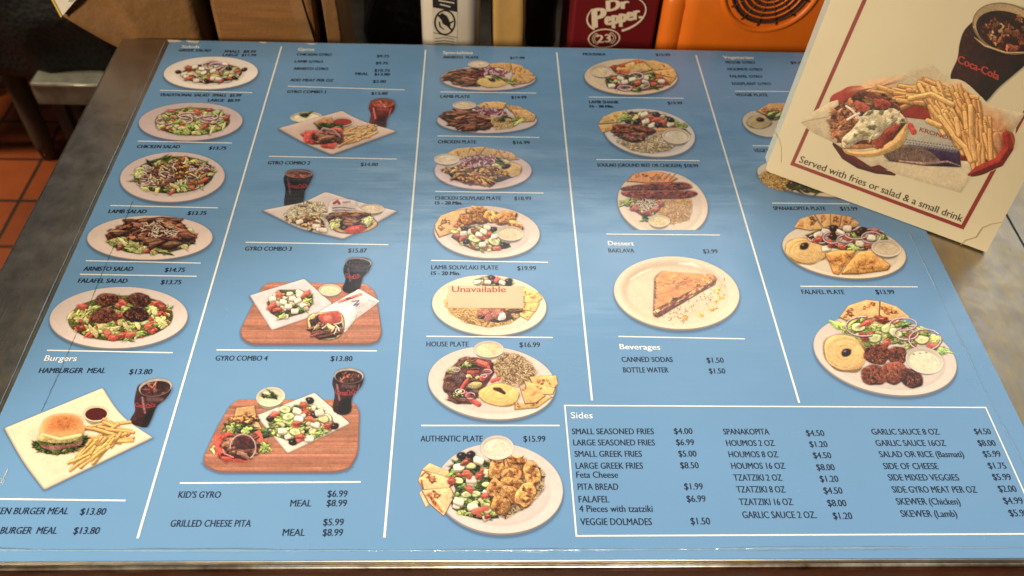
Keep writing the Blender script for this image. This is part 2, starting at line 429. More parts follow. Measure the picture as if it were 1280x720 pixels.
    def pita(s, P, col=(224, 178, 112), name='pita_bread', spots=5, sz=None):
        s.L(name); s.shape(P, [c * .55 for c in (col[0], col[1] * .9, col[2] * .8)], sh=.1, nz=.08, contact=.4)
        c = np.mean(P, 0); Q = [c + (np.array(p) - c) * .95 - np.array((0, .5 * s.k)) for p in P]
        s.shape(Q, s.v(col, .05), sh=.10, nz=.06, contact=0)
        bb = bbox(P); d = sd_poly(Q); z = sz or min(bb[2] - bb[0], bb[3] - bb[1]) * .10
        for _ in range(spots * 6):
            x, y = s.r.uniform(bb[0], bb[2]), s.r.uniform(bb[1], bb[3])
            if spots and d(np.array([x]), np.array([y]))[0] < -z * 1.1:
                spots -= 1
                s.blob(x, y, z * s.r.uniform(.8, 1.6), z * s.r.uniform(.5, .9), s.v((164, 92, 40), .2), s.r.uniform(-60, 60), .35, contact=0, nz=.2, soft=2.2, sh=.1)
                s.blob(x, y, z * .5, z * .3, s.v((214, 158, 92), .1), 0, .3, contact=0, nz=.1, soft=2)
    def hummus(s, e, col=(226, 184, 106), olive=None, name='hummus'):
        s.L(name); x, y, rx, ry = e[:4]
        s.blob(x, y, rx, ry, [c * .72 for c in col], e[4] if len(e) > 4 else 0, .06, nz=.06, contact=.25)
        s.blob(x, y - .03 * ry, rx * .95, ry * .92, col, e[4] if len(e) > 4 else 0, .06, nz=.06, contact=0, sh=.15)
        for q in (.78, .58, .38):
            P = [(x + rx * q * math.cos(t), y + ry * q * math.sin(t) - .03 * ry) for t in np.linspace(.3, 5.6, 22)]
            s.line(P, ry * .07, [c * .86 for c in col], nz=.08, soft=2.5)
            s.line([(a, b + ry * .06) for a, b in P], ry * .05, [min(255, c * 1.07) for c in col], nz=.06, soft=2.5)
        if olive: s.piece('oli', olive[0], olive[1], olive[2])
    def patty(s, e, col=(96, 52, 34)):
        x, y, rx, ry = e[:4]; rot = e[4] if len(e) > 4 else 0
        s.blob(x, y, rx, ry, col, rot, .07, nz=.28, sh=.42, contact=.5)
        for _ in range(40):
            a = s.r.uniform(0, 6.3); q = s.r.random() ** .6 * .8
            s.blob(x + rx * q * math.cos(a), y + ry * q * math.sin(a), rx * .09, ry * .07, s.v(s.r.choice([(60, 30, 20), (150, 90, 58), (110, 62, 40)]), .2), s.r.uniform(0, 90), .3, contact=.1, nz=.1, soft=1.5)
    def fries(s, src, dst, n, w, col=(232, 176, 92), name='fries', l=(.35, .6)):
        """n chips laid from region src towards region dst"""
        s.L(name); bb = bbox(src); d = region(src); items = []
        while len(items) < n:
            x, y = s.r.uniform(bb[0], bb[2]), s.r.uniform(bb[1], bb[3])
            if d(np.array([x]), np.array([y]))[0] < 0: items.append((x, y))
        items.sort(key=lambda p: p[1])
        for x, y in items:
            dx, dy = dst[0] + s.r.gauss(0, .45) * dst[2], dst[1] + s.r.gauss(0, .45) * dst[2]; q = s.r.uniform(*l)
            P = [(x - dx * q, y - dy * q), (x + s.r.uniform(-.06, .06) * dy, y + s.r.uniform(-.06, .06) * dx), (x + dx * q, y + dy * q)]
            s.line(P, w * 1.12, [c * .74 for c in col], contact=.3, nz=.08)
            s.line([(a - .05 * w, b - .12 * w) for a, b in P], w * .8, s.v(col, .10), nz=.08, sh=.22)
            s.line([(a - .12 * w, b - .25 * w) for a, b in P], w * .22, [min(255, c * 1.12) for c in col], nz=.05, soft=1.6)
    def glass(s, body, top, liq=(66, 42, 42), rim=(206, 184, 170), ice=(120, 66, 52), brand=None, name='cola_glass', froth=None, shine=True):
        return s._glass(body, top, liq, rim, ice, brand, name, froth, shine)
    def _glass(s, body, top, liq=(66, 42, 42), rim=(206, 184, 170), ice=(120, 66, 52), brand=None, name='cola_glass', froth=None, shine=True):
        s.L(name); s.shadow(spline(body), 1.5 * s.k, 0, 2.2 * s.k, .45)
        s.shape(spline(body), liq, sh=.20, nz=.10, contact=.2)
        x, y, rx, ry, rot = top
        s.shape((x, y, rx, ry, rot), [c * .62 for c in rim], sh=0, nz=.03, contact=.1); s.shape((x, y - .02 * ry, rx * .96, ry * .92, rot), rim, sh=-.2, nz=.04, contact=0)
        s.shape((x, y + ry * .14, rx * .90, ry * .80, rot), liq if not froth else froth, sh=-.2, nz=.14, contact=.2)
        for _ in range(16):
            a = s.r.uniform(0, 6.3); q = s.r.random() ** .5 * .68
            s.blob(x + rx * q * math.cos(a), y + ry * (.14 + q * math.sin(a)), rx * s.r.uniform(.06, .18), ry * s.r.uniform(.06, .16), s.v(ice, .35), s.r.uniform(0, 180), .4, contact=0, nz=.2, soft=2)
        bb = bbox(body); bw_ = bb[2] - bb[0]; inb = sd_poly(spline(body))
        def streak(P, wd, c, soft):
            if not shine: return
                      # highlights and the darker foot, kept inside the glass
            d = sd_line(P, wd); s.put(bbox(P, wd), lambda X, Y: np.maximum(d(X, Y), inb(X, Y) + s.step), c, sh=0, nz=.1, contact=0, soft=soft)
        my = y + ry * 1.15
        streak([(x - rx * .2, bb[3]), (x, bb[3] - .3 * (bb[3] - my))], bw_ * .5, [c * .62 for c in liq], 9)
        streak([(x - rx * .78, my), (x - rx * .62, (my + bb[3]) / 2)], rx * .13, [min(255, c * 1.9 + 22) for c in liq], 3)
        streak([(x + rx * .70, my), (x + rx * .45, (my + bb[3]) / 2)], rx * .09, [min(255, c * 1.6 + 16) for c in liq], 3)
        streak([(x - rx * .4, my + ry * .15), (x + rx * .4, my + ry * .25)], ry * .5, [min(255, c * 1.35 + 10) for c in liq], 6)
        if brand:                               # the red script, too small to read in the photo
            bx, by, bw, bh = brand; t = np.linspace(0, 1, 36)
            for q in range(9):
                u = (q + .5) / 9; yy = by + bh * (.25 - .5 * (2 * u - 1) ** 2); rr = bw * (.075 if q in (0, 5) else .05); hh = bh * (.62 if q in (0, 5, 7) else .34)
                s.line([(bx + (u - .5) * bw + rr * math.cos(a), yy + hh * math.sin(a) - (bh * .25 if hh > bh * .5 else 0)) for a in np.linspace(.5, 5.8, 9)], bh * .24, (160, 52, 56), nz=.08)
    # ---- output
    def build(s, name, parent, mat, plane, lift, label=None):
        x = s.x0 + s.X / s.k; y = s.y0 + s.Y / s.k
        P = plane(x, y) + np.array(lift)
        rgb = ink(s.rgb); a = np.clip(s.a, 0, 1)
        keep = a > .03; cell = keep[:-1, :-1] | keep[1:, :-1] | keep[:-1, 1:] | keep[1:, 1:]
        cl = np.maximum(np.maximum(s.lab[:-1, :-1], s.lab[1:, 1:]), 0)
        root = None
        for li, nm in enumerate(s.names):
            m = cell & (cl == li)
            if m.sum() < 12: continue
            i, j = np.nonzero(m); q = np.stack([i * s.w + j, (i + 1) * s.w + j, (i + 1) * s.w + j + 1, i * s.w + j + 1], 1)
            u, inv = np.unique(q, return_inverse=True); inv = inv.reshape(q.shape)
            me = bpy.data.meshes.new(nm); nv, nf = len(u), len(q)
            me.vertices.add(nv); me.loops.add(nf * 4); me.polygons.add(nf)
            me.vertices.foreach_set('co', P.reshape(-1, 3)[u].astype(np.float32).ravel())
            me.loops.foreach_set('vertex_index', inv.astype(np.int32).ravel())
            me.polygons.foreach_set('loop_start', np.arange(nf, dtype=np.int32) * 4)
            me.update(calc_edges=True)
            at = me.color_attributes.new('ink', 'FLOAT_COLOR', 'POINT')
            at.data.foreach_set('color', np.concatenate([rgb.reshape(-1, 3)[u], a.reshape(-1, 1)[u]], 1).astype(np.float32).ravel())
            if root is None: root = link(name, me, mat, parent, label)
            else: link(nm, me, mat, root)
        return root
# ------------------------------------------------------------------ lettering (built-in font turned into flat meshes)
CAPK = 3.75e-6
_fonts = []
def glyphs(body, bold=0.0, shear=0.0, space=1.0):
    c = bpy.data.curves.new('t', 'FONT'); c.body = body; c.size = 1; c.offset = bold; c.shear = shear; c.resolution_u = 3; c.space_character = space
    o = bpy.data.objects.new('t', c); COL.objects.link(o)
    dg = bpy.context.evaluated_depsgraph_get(); dg.update()
    me = bpy.data.meshes.new_from_object(o.evaluated_get(dg)); bpy.data.objects.remove(o); bpy.data.curves.remove(c)
    v = np.array([x.co[:2] for x in me.vertices]); f = [tuple(p.vertices) for p in me.polygons]; bpy.data.meshes.remove(me)
    return v, f
_g = glyphs('H')[0]; CAPF = _g[:, 1].max() - _g[:, 1].min(); BASEF = _g[:, 1].min()
def text_uv(body, bold=0., shear=0.):
    """glyph vertices with u 0..1 along the line and v in cap heights"""
    v, f = glyphs(body, bold, shear); x0, x1 = v[:, 0].min(), v[:, 0].max()
    return np.stack([(v[:, 0] - x0) / (x1 - x0), (v[:, 1] - BASEF) / CAPF], 1), f
def text_verts(body, p0, p1, up, plane, lift, bold=0., shear=0.):
    uv, f = text_uv(body, bold, shear)
    p = np.array(p0, float) + uv[:, :1] * (np.array(p1, float) - p0) + uv[:, 1:] * np.array(up, float)
    return plane(p[:, 0], p[:, 1]) + np.array(lift), f
class Lines:
    def __init__(s): s.v = []; s.f = []
    def add(s, v, f):
        n = len(s.v); s.v += [tuple(x) for x in v]; s.f += [tuple(i + n for i in q) for q in f]
    def mesh(s): return mesh_from(s.v, s.f)

# ------------------------------------------------------------------ the menu: a laminated sheet on the counter
MENU = atz(0.0)
VP = np.array([607, -812.])
def cap(x, y, k=1.0):
    h = CAPK * (y + 812) ** 2 * k; d = VP - (x, y); return d / -d[1] * h
menu = thing('menu_sheet', (0.035, 0.268, 0), 'large blue laminated menu sheet printed with dishes and prices, lying flat on the steel counter', 'menu')
x0, x1, y0, y1 = -0.3585, 0.4285, 0.2675, 0.9070
bm = bmesh.new()                                   # sheet with softly rounded corners, 0.9 mm thick
pts = rpoly([(x0, y0), (x1, y0), (x1, y1), (x0, y1)], .008, 5)
me = prism([(p[0], p[1], -.0009) for p in pts], (0, 0, .0009)); bm.free()
link('printed_sheet', me, M_PRINT, menu)
# clear film welded past the print: rolled lip along each side
k = N('clear_film_lip'); k.color((.20, .32, .44)); k.rough(.14); k.b.inputs['Specular IOR Level'].default_value = .9
k.bump(k.noise(60, 4), .6, .004); M_FILM = k.m
def lip(pts, r, wav, seed):
    P = []; rr = random.Random(seed)
    for a, b in zip(pts, pts[1:]):
        for t in np.arange(0, 1, .02): P.append((a[0] + (b[0] - a[0]) * t + rr.gauss(0, wav), a[1] + (b[1] - a[1]) * t + rr.gauss(0, wav), .0001 + rr.uniform(0, .00004)))
    P.append((*pts[-1], 0)); ph = rr.uniform(0, 6); return tube(P, [r * (.72 + .3 * math.sin(i * .11 + ph) + .12 * math.sin(i * .37)) for i in range(len(P))], 6)
f1 = MENU(np.array([-20., 250, 640, 900, 1300]), np.array([687.5, 688.5, 688.5, 686.5, 684]))
link('laminate_edge', lip([tuple(p[:2]) for p in f1], .0013, .00005, 3), M_FILM, menu)
f2 = MENU(np.array([1137., 1160, 1200, 1250, 1290]), np.array([293., 340, 425, 526, 600]))
link('laminate_edge', lip([tuple(p[:2]) for p in f2], .0007, .00010, 4), M_FILM, menu)
f3 = MENU(np.array([211., 154.5, 71, 0, -40]), np.array([52., 180, 361, 521, 610]))
link('laminate_edge', lip([(p[0] - .004, p[1]) for p in f3], .0005, .00008, 5), M_FILM, menu)

T = 0.00018
def seg(a, b, wpx0, wpx1=None):
    a, b = np.array(a, float), np.array(b, float); A, B = MENU(a[0], a[1]), MENU(b[0], b[1])
    d = (B - A) / np.linalg.norm(B - A); n = np.array([-d[1], d[0], 0]) * wpx0 / 2
    return mesh_from([p + (0, 0, T) for p in (A - n, B - n, B + n, A + n)], [(0, 1, 2, 3)])
RW = .00125
for a, b in [((352, 58), (172, 673)), ((532, 62.5), (480.5, 672)), ((696, 65.5), (740, 500.7)), ((870, 69), (999, 503.7))]:
    link('column_line', seg(a, b, .0017), M_WHITE, menu)
for a, b in [((360, 108), (506, 112.5)), ((200, 113), (315.5, 116)), ((172, 176.5), (290, 179)), ((550.5, 115), (670.5, 116.5)), ((547, 170), (674, 172)), ((736, 121.5), (854.5, 123)),
             ((336, 195.5), (496, 199)), ((307, 303), (485.5, 306)), ((138, 257), (272.5, 260)), ((107.5, 326), (251, 329)), ((100, 343), (246, 345.5)),
             ((59, 438), (216, 441)), ((270.8, 437.5), (471, 438.7)), ((544, 239.5), (679.5, 241.5)), ((539, 325.7), (685, 328)), ((533, 420.5), (691, 422)),
             ((526.5, 532), (699.5, 532)), ((745.5, 199.5), (874.5, 201)), ((758, 292.7), (900, 294)), ((773, 420.7), (931, 423.7)), ((1000.5, 358), (1147, 358.7)),
             ((965, 254), (1062, 255)), ((918.5, 114), (1003, 114.7)), ((940.5, 182.3), (1060, 183.5)), ((225, 604), (451, 602.5)), ((-40, 623.4), (157, 625.7))]:
    link('divider_line', seg(a, b, RW), M_WHITE, menu)
bx = [(706, 507), (1232, 509.5), (1303.5, 667.4), (720.5, 670)]
fr = Lines(); P = MENU(np.array([p[0] for p in bx], float), np.array([p[1] for p in bx], float)); c = P.mean(0)
q = [p + np.sign(p - c) * .0006 for p in P] + [p - np.sign(p - c) * .0006 for p in P]
fr.add([p + (0, 0, T) for p in q], [(i, (i + 1) % 4, (i + 1) % 4 + 4, i + 4) for i in range(4)])
link('sides_box_outline', fr.mesh(), M_WHITE, menu)

HEADS = [('Salads', 227, 249, 60), ('Gyros', 372.5, 392.5, 63.3), ('Specialties', 553.7, 591, 67.3), ('Vegetarian', 904.5, 942, 73.3), ('Dessert', 760.5, 792.5, 306.7),
         ('Beverages', 775, 825.5, 436.7), ('Burgers', 55, 95, 451), ('Sides', 714, 741, 523)]
for t, a, b, y in HEADS:
    l = Lines(); nb = 1 if t == 'Sides' else 2
    for i in range(nb):
        o = (i - (nb - 1) / 2) * .42; l.add(*text_verts(t, (a + o, y), (b + o, y + .012 * (b - a) * (y < 500)), cap((a + b) / 2, y, 1.12), MENU, (0, 0, T + 3e-5 * i)))
    link('heading_text', l.mesh(), M_HEAD, menu)
B15 = ('15 - 20 Min.',)
ITEMS = [
 [('GREEK SALAD', 223, 263, 64.5), ('SMALL  $8.99', 280, 319, 66), ('LARGE  $11.99', 278, 319.5, 70.4)],
 [('TRADITIONAL SALAD  SMALL  $5.99', 199, 300.5, 120.7), ('LARGE  $8.99', 259.5, 299, 127.3)],
 [('CHICKEN SALAD', 170.7, 224, 185.3), ('$13.75', 260.7, 282, 187.2)], [('LAMB SALAD', 135, 182, 266.7), ('$13.75', 234, 257, 268.8)],
 [('ARNISTO SALAD', 104, 165, 338.7), ('$14.75', 205.5, 230, 340)], [('FALAFEL SALAD', 97, 158, 353.7), ('$13.75', 200.5, 225.5, 355.5)],
 [('HAMBURGER  MEAL', 48, 130.5, 466.5), ('$13.80', 161, 189, 468)], [('CHICKEN BURGER MEAL', -33, 84, 643), ('$13.80', 99.5, 131, 643.7)], [('BURGER  MEAL', -.5, 70, 667.5), ('$13.80', 91, 123, 667.7)],
 [('CHICKEN GYRO', 371, 414, 69.8), ('$9.75', 471, 486, 71.9)], [('LAMB GYRO', 368, 403, 78.6), ('$9.75', 469.5, 484.5, 80.6)],
 [('ARNISTO GYRO', 366.7, 409.5, 87.6), ('$10.75', 468, 486.7, 89.8), ('MEAL', 444, 460, 94), ('$13.80', 468, 486.7, 94.6)], [('ADD MEAT PER OZ', 362.5, 416, 102), ('$2.00', 466, 482, 103.6)],
 [('GYRO COMBO 1', 358.7, 406.5, 116.5), ('$13.80', 464, 484, 118.6)], [('GYRO COMBO 2', 334.5, 387, 205.7), ('$14.80', 450.7, 472, 207.7)],
 [('GYRO COMBO 3', 306, 363.7, 313.5), ('$15.87', 435, 458, 315.7)], [('GYRO COMBO 4', 269, 333.7, 451), ('$13.80', 413, 440, 451.5)],
 [("KID'S GYRO", 222.5, 275, 622.5), ('$6.99', 409, 433.7, 621.3), ('MEAL', 362.5, 388.7, 633.2), ('$8.99', 408, 433, 633)],
 [('GRILLED CHEESE PITA', 212.5, 313, 658.6), ('$5.99', 403.7, 429, 657), ('MEAL', 353, 380.5, 670), ('$8.99', 403, 428, 670)],
 [('ARNISTO  PLATE', 553.7, 598, 73.3), ('$17.99', 637.5, 655.5, 74.1)], [('LAMB PLATE', 550.5, 587, 122.4), ('$14.99', 639, 658, 123.5)],
 [('CHICKEN PLATE', 547.5, 595, 179.4), ('$16.99', 641, 662, 180.2)], [('CHICKEN SOUVLAKI PLATE', 543.7, 626, 250), ('$18.99', 643, 664, 250.3), B15 + (543.7, 577.5, 255.7, 1)],
 [('LAMB SOUVLAKI PLATE', 539, 622.5, 337), ('$19.99', 646.7, 670, 338), B15 + (539, 575, 344, 1)], [('HOUSE PLATE', 533, 585.5, 433.3), ('$16.99', 649.5, 675, 434.1)],
 [('AUTHENTIC PLATE', 525.7, 603, 552.1), ('$15.99', 654.5, 681.7, 552.3)], [('MOUSAKA', 729, 757, 69.4), ('$15.99', 820, 838, 70.1)],
 [('LAMB SHANK', 736.7, 773.7, 129.4), B15 + (737.5, 767, 134.6, 1), ('$19.99', 835, 853, 130.7)], [('SOULAKI (GROUND BEEF OR CHICKEN)', 747, 852, 208.7), ('$18.99', 855.5, 873, 209.3)],
 [('BAKLAVA', 761, 793, 315.8), ('$3.99', 879.5, 897.5, 316.8)], [('CANNED SODAS', 777.5, 841, 452.6), ('$1.50', 884, 905, 453.5)], [('BOTTLE WATER', 779.5, 835.7, 465.8), ('$1.50', 887, 907, 467)],
 [('VEGGIE GYRO', 907, 943.7, 79.6), ('$9.75', 989, 1004, 80.2)], [('HOUMOS GYRO', 910, 953, 88.3)], [('FALAFEL GYRO', 913, 953, 97.2)], [('EGGPLANT GYRO', 915.7, 964, 106.4)],
 [('VEGGIE PLATE', 920, 960, 120.4)], [('VEGETARIAN PLATE', 943, 1000, 190.3)], [('SPANAKOPITA PLATE', 967.5, 1032.5, 262.8), ('$13.99', 1051, 1072.5, 263.3)], [('FALAFEL PLATE', 1003, 1056, 367.8), ('$13.99', 1095.7, 1118.7, 367.8)],
 [('SMALL SEASONED FRIES', 715.5, 817.5, 543), ('$4.00', 843, 866, 542.6)], [('LARGE SEASONED FRIES', 717, 818.7, 557), ('$6.99', 845.7, 868, 556.6)], [('SMALL GREEK FRIES', 718.7, 802.5, 571.2), ('$5.00', 848.7, 871, 571)],
 [('LARGE GREEK FRIES', 720, 803.7, 586.1), ('$8.50', 851, 873.7, 585.6), ('Feta Cheese', 720.7, 772.7, 597.4)], [('PITA BREAD', 722.5, 773, 612.5), ('$1.99', 856, 879, 612.1)],
 [('FALAFEL', 723.7, 761.7, 628.2), ('$6.99', 859, 882.5, 627.6), ('4 Pieces with tzatziki', 724.5, 816, 640.1)], [('VEGGIE DOLMADES', 726, 815, 656.5), ('$1.50', 864, 888, 655.7)],
 [('SPANAKOPITA', 905, 962, 543.3), ('$4.50', 1008.7, 1031, 545)], [('HOUMOS 2 OZ', 908.7, 968.7, 557.6), ('$1.20', 1013, 1035, 559)], [('HOUMOS 8 OZ', 911.7, 973, 571.8), ('$4.50', 1017.5, 1039.7, 573)],
 [('HOUMOS 16 OZ', 915, 982, 586.2), ('$8.00', 1021.7, 1044, 588)], [('TZATZIKI 2 OZ', 918, 978, 601), ('$1.20', 1026, 1048.7, 602.5)], [('TZATZIKI 8 OZ', 921.7, 982, 615.8), ('$4.50', 1030.7, 1053.7, 617.3)],
 [('TZATZIKI 16 OZ', 925, 991.7, 631.5), ('$8.00', 1035.5, 1058.7, 633)], [('GARLIC SAUCE 2 OZ.', 929, 1021, 647.8), ('$1.20', 1042.5, 1066, 649)],
 [('GARLIC SAUCE 8 OZ', 1090.7, 1174.5, 543.4), ('$4.50', 1219.5, 1239.5, 543)], [('GARLIC SAUCE 16OZ', 1096, 1183, 557.6), ('$8.00', 1224, 1245.5, 557.5)], [('SALAD OR RICE (Basmati)', 1100.7, 1205.5, 571.6), ('$5.99', 1230.5, 1252, 571.2)],
 [('SIDE OF CHEESE', 1105.7, 1173.7, 586.6), ('$1.75', 1236.7, 1258.7, 586)], [('SIDE MIXED VEGGIES', 1111.7, 1199.5, 600.8), ('$5.99', 1242.5, 1265, 600.2)], [('SIDE GYRO MEAT PER OZ', 1116.7, 1222, 616), ('$2.00', 1249.5, 1271.7, 615)],
 [('SKEWER (Chicken)', 1122, 1201, 631), ('$4.99', 1256, 1280, 630)], [('SKEWER (Lamb)', 1127.5, 1197, 646.3), ('$5.99', 1263, 1287, 645.5)]]

for it in ITEMS:
    for t in it:
        s, a, b, y = t[:4]; bold = 3 if len(t) > 4 else 2
        dy = .011 * (b - a) * max(0, (560 - y) / 500) * .9
        l = Lines()
        for i in range(bold):                     # each extra pass thickens the stroke a little
            o = (i - (bold - 1) / 2) * .42; l.add(*text_verts(s, (a + o, y - dy / 2), (b + o, y + dy / 2), cap((a + b) / 2, y, .92 if len(t) > 4 else 1.05), MENU, (0, 0, T + 3e-5 * i)))
        link('price_text' if s[0] == '$' else 'item_text', l.mesh(), M_DARK, menu)
# ------------------------------------------------------------------ the printed dishes (coordinates of each enlargement)
PL = 0.00010
def done(p, name, label): return p.build(name, menu, M_PRINT, MENU, (0, 0, PL), label)
SAL = {'let': 3, 'pale': 3, 'cuc': 2, 'tom': 2, 'oni': 1}
GRK = {'let': 2, 'pale': 2, 'cuc': 2, 'tom': 3, 'feta': 3, 'oni': 1}
K1 = (228, 204, 180); K2 = (216, 188, 172)

p = Pic((195, 60, 335, 120), 1280, 1, 2.4); p.asp = .62
p.plate((627, 288, 541, 189, -1.6), (236, 214, 190), .74)
p.salad((640, 290, 345, 112, -2), 150, GRK, 40)
p.at('oni', 75, (650, 190), (640, 205), (700, 215)); p.at('feta', 40, (520, 235), (445, 215), (460, 370), (715, 350), (880, 270), (790, 180), (650, 260), (545, 280))
p.at('oli', 38, (255, 275), (1010, 248), (900, 345), (580, 380), (835, 235)); p.at('tom', 45, (370, 230), (380, 350), (930, 265), (740, 385))
done(p, 'salad_picture', 'picture of a Greek salad with feta and olives on an oval white plate')

p = Pic((165, 118, 315, 182), 1280, 2, 2.4); p.asp = .6
p.plate((627, 295, 556, 206, -1.6), (206, 176, 164), .74)
p.salad((645, 290, 400, 148, -1), 190, SAL, 42)
p.at('oni', 85, (560, 270), (830, 240), (850, 270), (360, 290), (620, 230)); p.at('tom', 48, (700, 185), (820, 170), (780, 340), (420, 180), (1010, 255))
p.at('pale', 45, (310, 350), (530, 360), (690, 350), (980, 340))
done(p, 'salad_picture', 'picture of a tossed salad with red onion rings on an oval plate')

p = Pic((140, 180, 300, 260), 1280, 3, 2.2); p.asp = .62
p.plate((605, 336, 526, 254, -2.2), (214, 184, 168), .76)
p.salad((620, 310, 400, 185, -3), 130, SAL, 44)
p.L('grilled_chicken'); p.scatter((630, 290, 355, 150, -3), 130, {'chk': 3, 'beef': 2, 'shred': 4, 'oni': 1}, 34)
p.at('pale', 48, (330, 450), (450, 470), (660, 450), (620, 420)); p.at('tom', 40, (930, 360), (600, 485), (800, 440)); p.at('dk', 40, (530, 140), (230, 370), (380, 190))
done(p, 'salad_picture', 'picture of a salad topped with chopped grilled chicken')

p = Pic((100, 260, 280, 340), 1280, 4, 2.2); p.asp = .7
p.plate((622, 268, 560, 200, -.6), (224, 192, 170), .72)
p.salad([(235, 300), (300, 350), (420, 395), (560, 405), (760, 405), (930, 360), (1030, 300), (1010, 210), (940, 170), (600, 240), (300, 250)], 80, {'pale': 4, 'let': 2, 'tom': 1, 'cuc': 2}, 40)
p.at('pale', 55, (300, 285), (380, 300), (480, 315), (545, 375), (920, 335), (660, 380), (980, 210)); p.at('tom', 42, (355, 352), (1005, 260), (600, 380)); p.at('let', 50, (740, 385))
p.L('lamb_slices'); LB = [(222, 240), (330, 180), (440, 110), (560, 95), (730, 78), (860, 88), (925, 150), (960, 200), (990, 290), (860, 320), (850, 370), (780, 380), (640, 340), (520, 290), (360, 250), (245, 290)]
p.bed(LB, (92, 56, 42)); p.scatter(LB, 70, {'slice': 3, 'beef': 2}, 48, .4); p.scatter([(500, 160), (720, 90), (880, 200), (840, 270), (640, 270)], 60, {'shred': 1}, 20)
done(p, 'salad_picture', 'picture of a salad heaped with brown lamb slices')

p = Pic((50, 350, 250, 450), 1280, 5, 2.2); p.asp = .72
p.plate((630, 306, 555, 250, -2), (220, 192, 172), .74)
p.salad((645, 305, 420, 180, -3), 170, {'let': 4, 'pale': 5, 'tom': 3}, 40)
p.at('tom', 46, (340, 215), (330, 385), (600, 300), (585, 465), (660, 180), (930, 190), (870, 375), (720, 440), (975, 220)); p.at('pale', 48, (250, 285), (500, 370), (600, 390), (690, 370), (780, 360), (910, 240), (960, 330), (430, 410))
p.L('falafel')
for e in [(535, 160, 95, 52, -5), (795, 160, 92, 56, 3), (510, 285, 108, 62, -8), (770, 280, 100, 60, 4)]: p.patty(e, (84, 50, 40))
done(p, 'salad_picture', 'picture of a salad with four dark falafel on top')

p = Pic((-2, 450, 230, 620), 983, 6); p.asp = .8     # burger meal: 8 px wider on the left than the enlargement
o = 8
p.glass([(o + 722, 165), (o + 712, 220), (o + 715, 270), (o + 690, 330), (o + 770, 358), (o + 800, 320), (o + 830, 250), (o + 885, 200), (o + 905, 145), (o + 820, 110), (o + 740, 130)], (o + 824, 145, 90, 48, -9), brand=(o + 772, 244, 105, 16))
p.L('plate'); SQ = [(o + 22, 362), (o + 545, 147), (o + 640, 300), (o + 812, 412), (o + 235, 690), (o + 120, 540)]
p.tray(SQ, (236, 202, 158), r=[10, 10, 90, 10, 12, 90])
p.cup((o + 510, 286, 66, 40, -3), (92, 40, 34), .45, herb=False, wall=(238, 206, 160))
FR = [(o + 455, 360), (o + 600, 330), (o + 655, 380), (o + 630, 470), (o + 470, 560), (o + 350, 590), (o + 430, 470)]
p.fries([(o + 470, 350), (o + 640, 340), (o + 640, 440), (o + 480, 430)], (120, 10, 60), 16, 16, (226, 160, 76), l=(.5, .8))
p.fries([(o + 440, 460), (o + 620, 420), (o + 600, 470), (o + 500, 520), (o + 360, 580)], (70, -62, 30), 20, 15, (236, 172, 78), l=(.5, .9))
p.L('burger')
p.blob(o + 320, 450, 125, 50, (226, 170, 100), -4, .05, sh=.3, nz=.08)
for i in range(46): t = i / 45 * math.pi; p.piece('dk', o + 320 - 130 * math.cos(t), 425 + 62 * math.sin(t) - 14 * math.cos(t) * -1, 17)
p.blob(o + 325, 432, 122, 42, (150, 92, 84), -5, .05, nz=.15); p.blob(o + 325, 414, 120, 38, (112, 122, 52), -6, .08, nz=.2); p.blob(o + 322, 400, 118, 40, (206, 180, 96), -6, .05, nz=.1)
p.shape(spline([(o + 212, 385), (o + 225, 335), (o + 275, 296), (o + 340, 284), (o + 405, 300), (o + 445, 345), (o + 444, 385), (o + 400, 412), (o + 320, 424), (o + 250, 412)]), (218, 158, 84), sh=.2, nz=.04, rnd=70)
p.blob(o + 335, 335, 92, 40, (196, 110, 44), -4, .06, sh=.05, nz=.10, contact=0, soft=14); p.line([(o + 225, 395), (o + 320, 420), (o + 425, 398)], 14, (240, 206, 138), soft=4)
done(p, 'burger_meal_picture', 'picture of a hamburger with fries, dip and cola on a square plate')

p = Pic((335, 110, 505, 200), 1280, 7, 2.3); p.asp = .6
p.glass([(960, 140), (945, 190), (965, 250), (955, 345), (1030, 378), (1105, 370), (1120, 290), (1180, 220), (1195, 165), (1170, 115), (1060, 98), (980, 115)], (1080, 145, 112, 42, 1), (112, 44, 38), (196, 100, 78), (190, 96, 70), froth=(166, 70, 50))
p.cup((360, 275, 150, 50, -2), (222, 206, 170), .35, herb=False); p.at('dk', 34, (330, 250), (350, 258), (372, 247), (345, 262))
p.tray([(92, 382), (700, 215), (830, 300), (1215, 410), (600, 632), (330, 520)], (216, 180, 158), r=[20, 20, 160, 20, 30, 160])
p.cup((702, 320, 100, 38), (176, 50, 36), .4, herb=False)
p.pita([(430, 330), (520, 285), (600, 280), (620, 330), (480, 370)], (206, 150, 90))
p.fries([(740, 370), (960, 350), (980, 440), (900, 480), (660, 545)], (130, -28, 60), 50, 20, (230, 168, 92))
p.L('gyro'); p.scatter((570, 370, 150, 45), 24, {'dk': 1}, 36)
for x, y, rx in [(430, 450, 105), (400, 480, 70), (640, 420, 70), (660, 470, 60), (560, 520, 90)]: p.blob(x, y, rx, 52, p.v((196, 72, 60)), 12, .12, nz=.12, sh=.35)
p.scatter((560, 450, 120, 70), 20, {'slice': 1}, 46)
for k in range(3): p.line([(455 + 12 * k, 440 - 10 * k), (520, 385 - 6 * k), (620, 395), (680, 460)], 9, (190, 140, 140))
done(p, 'gyro_combo_picture', 'picture of an open gyro with fries and a red drink on a square plate')

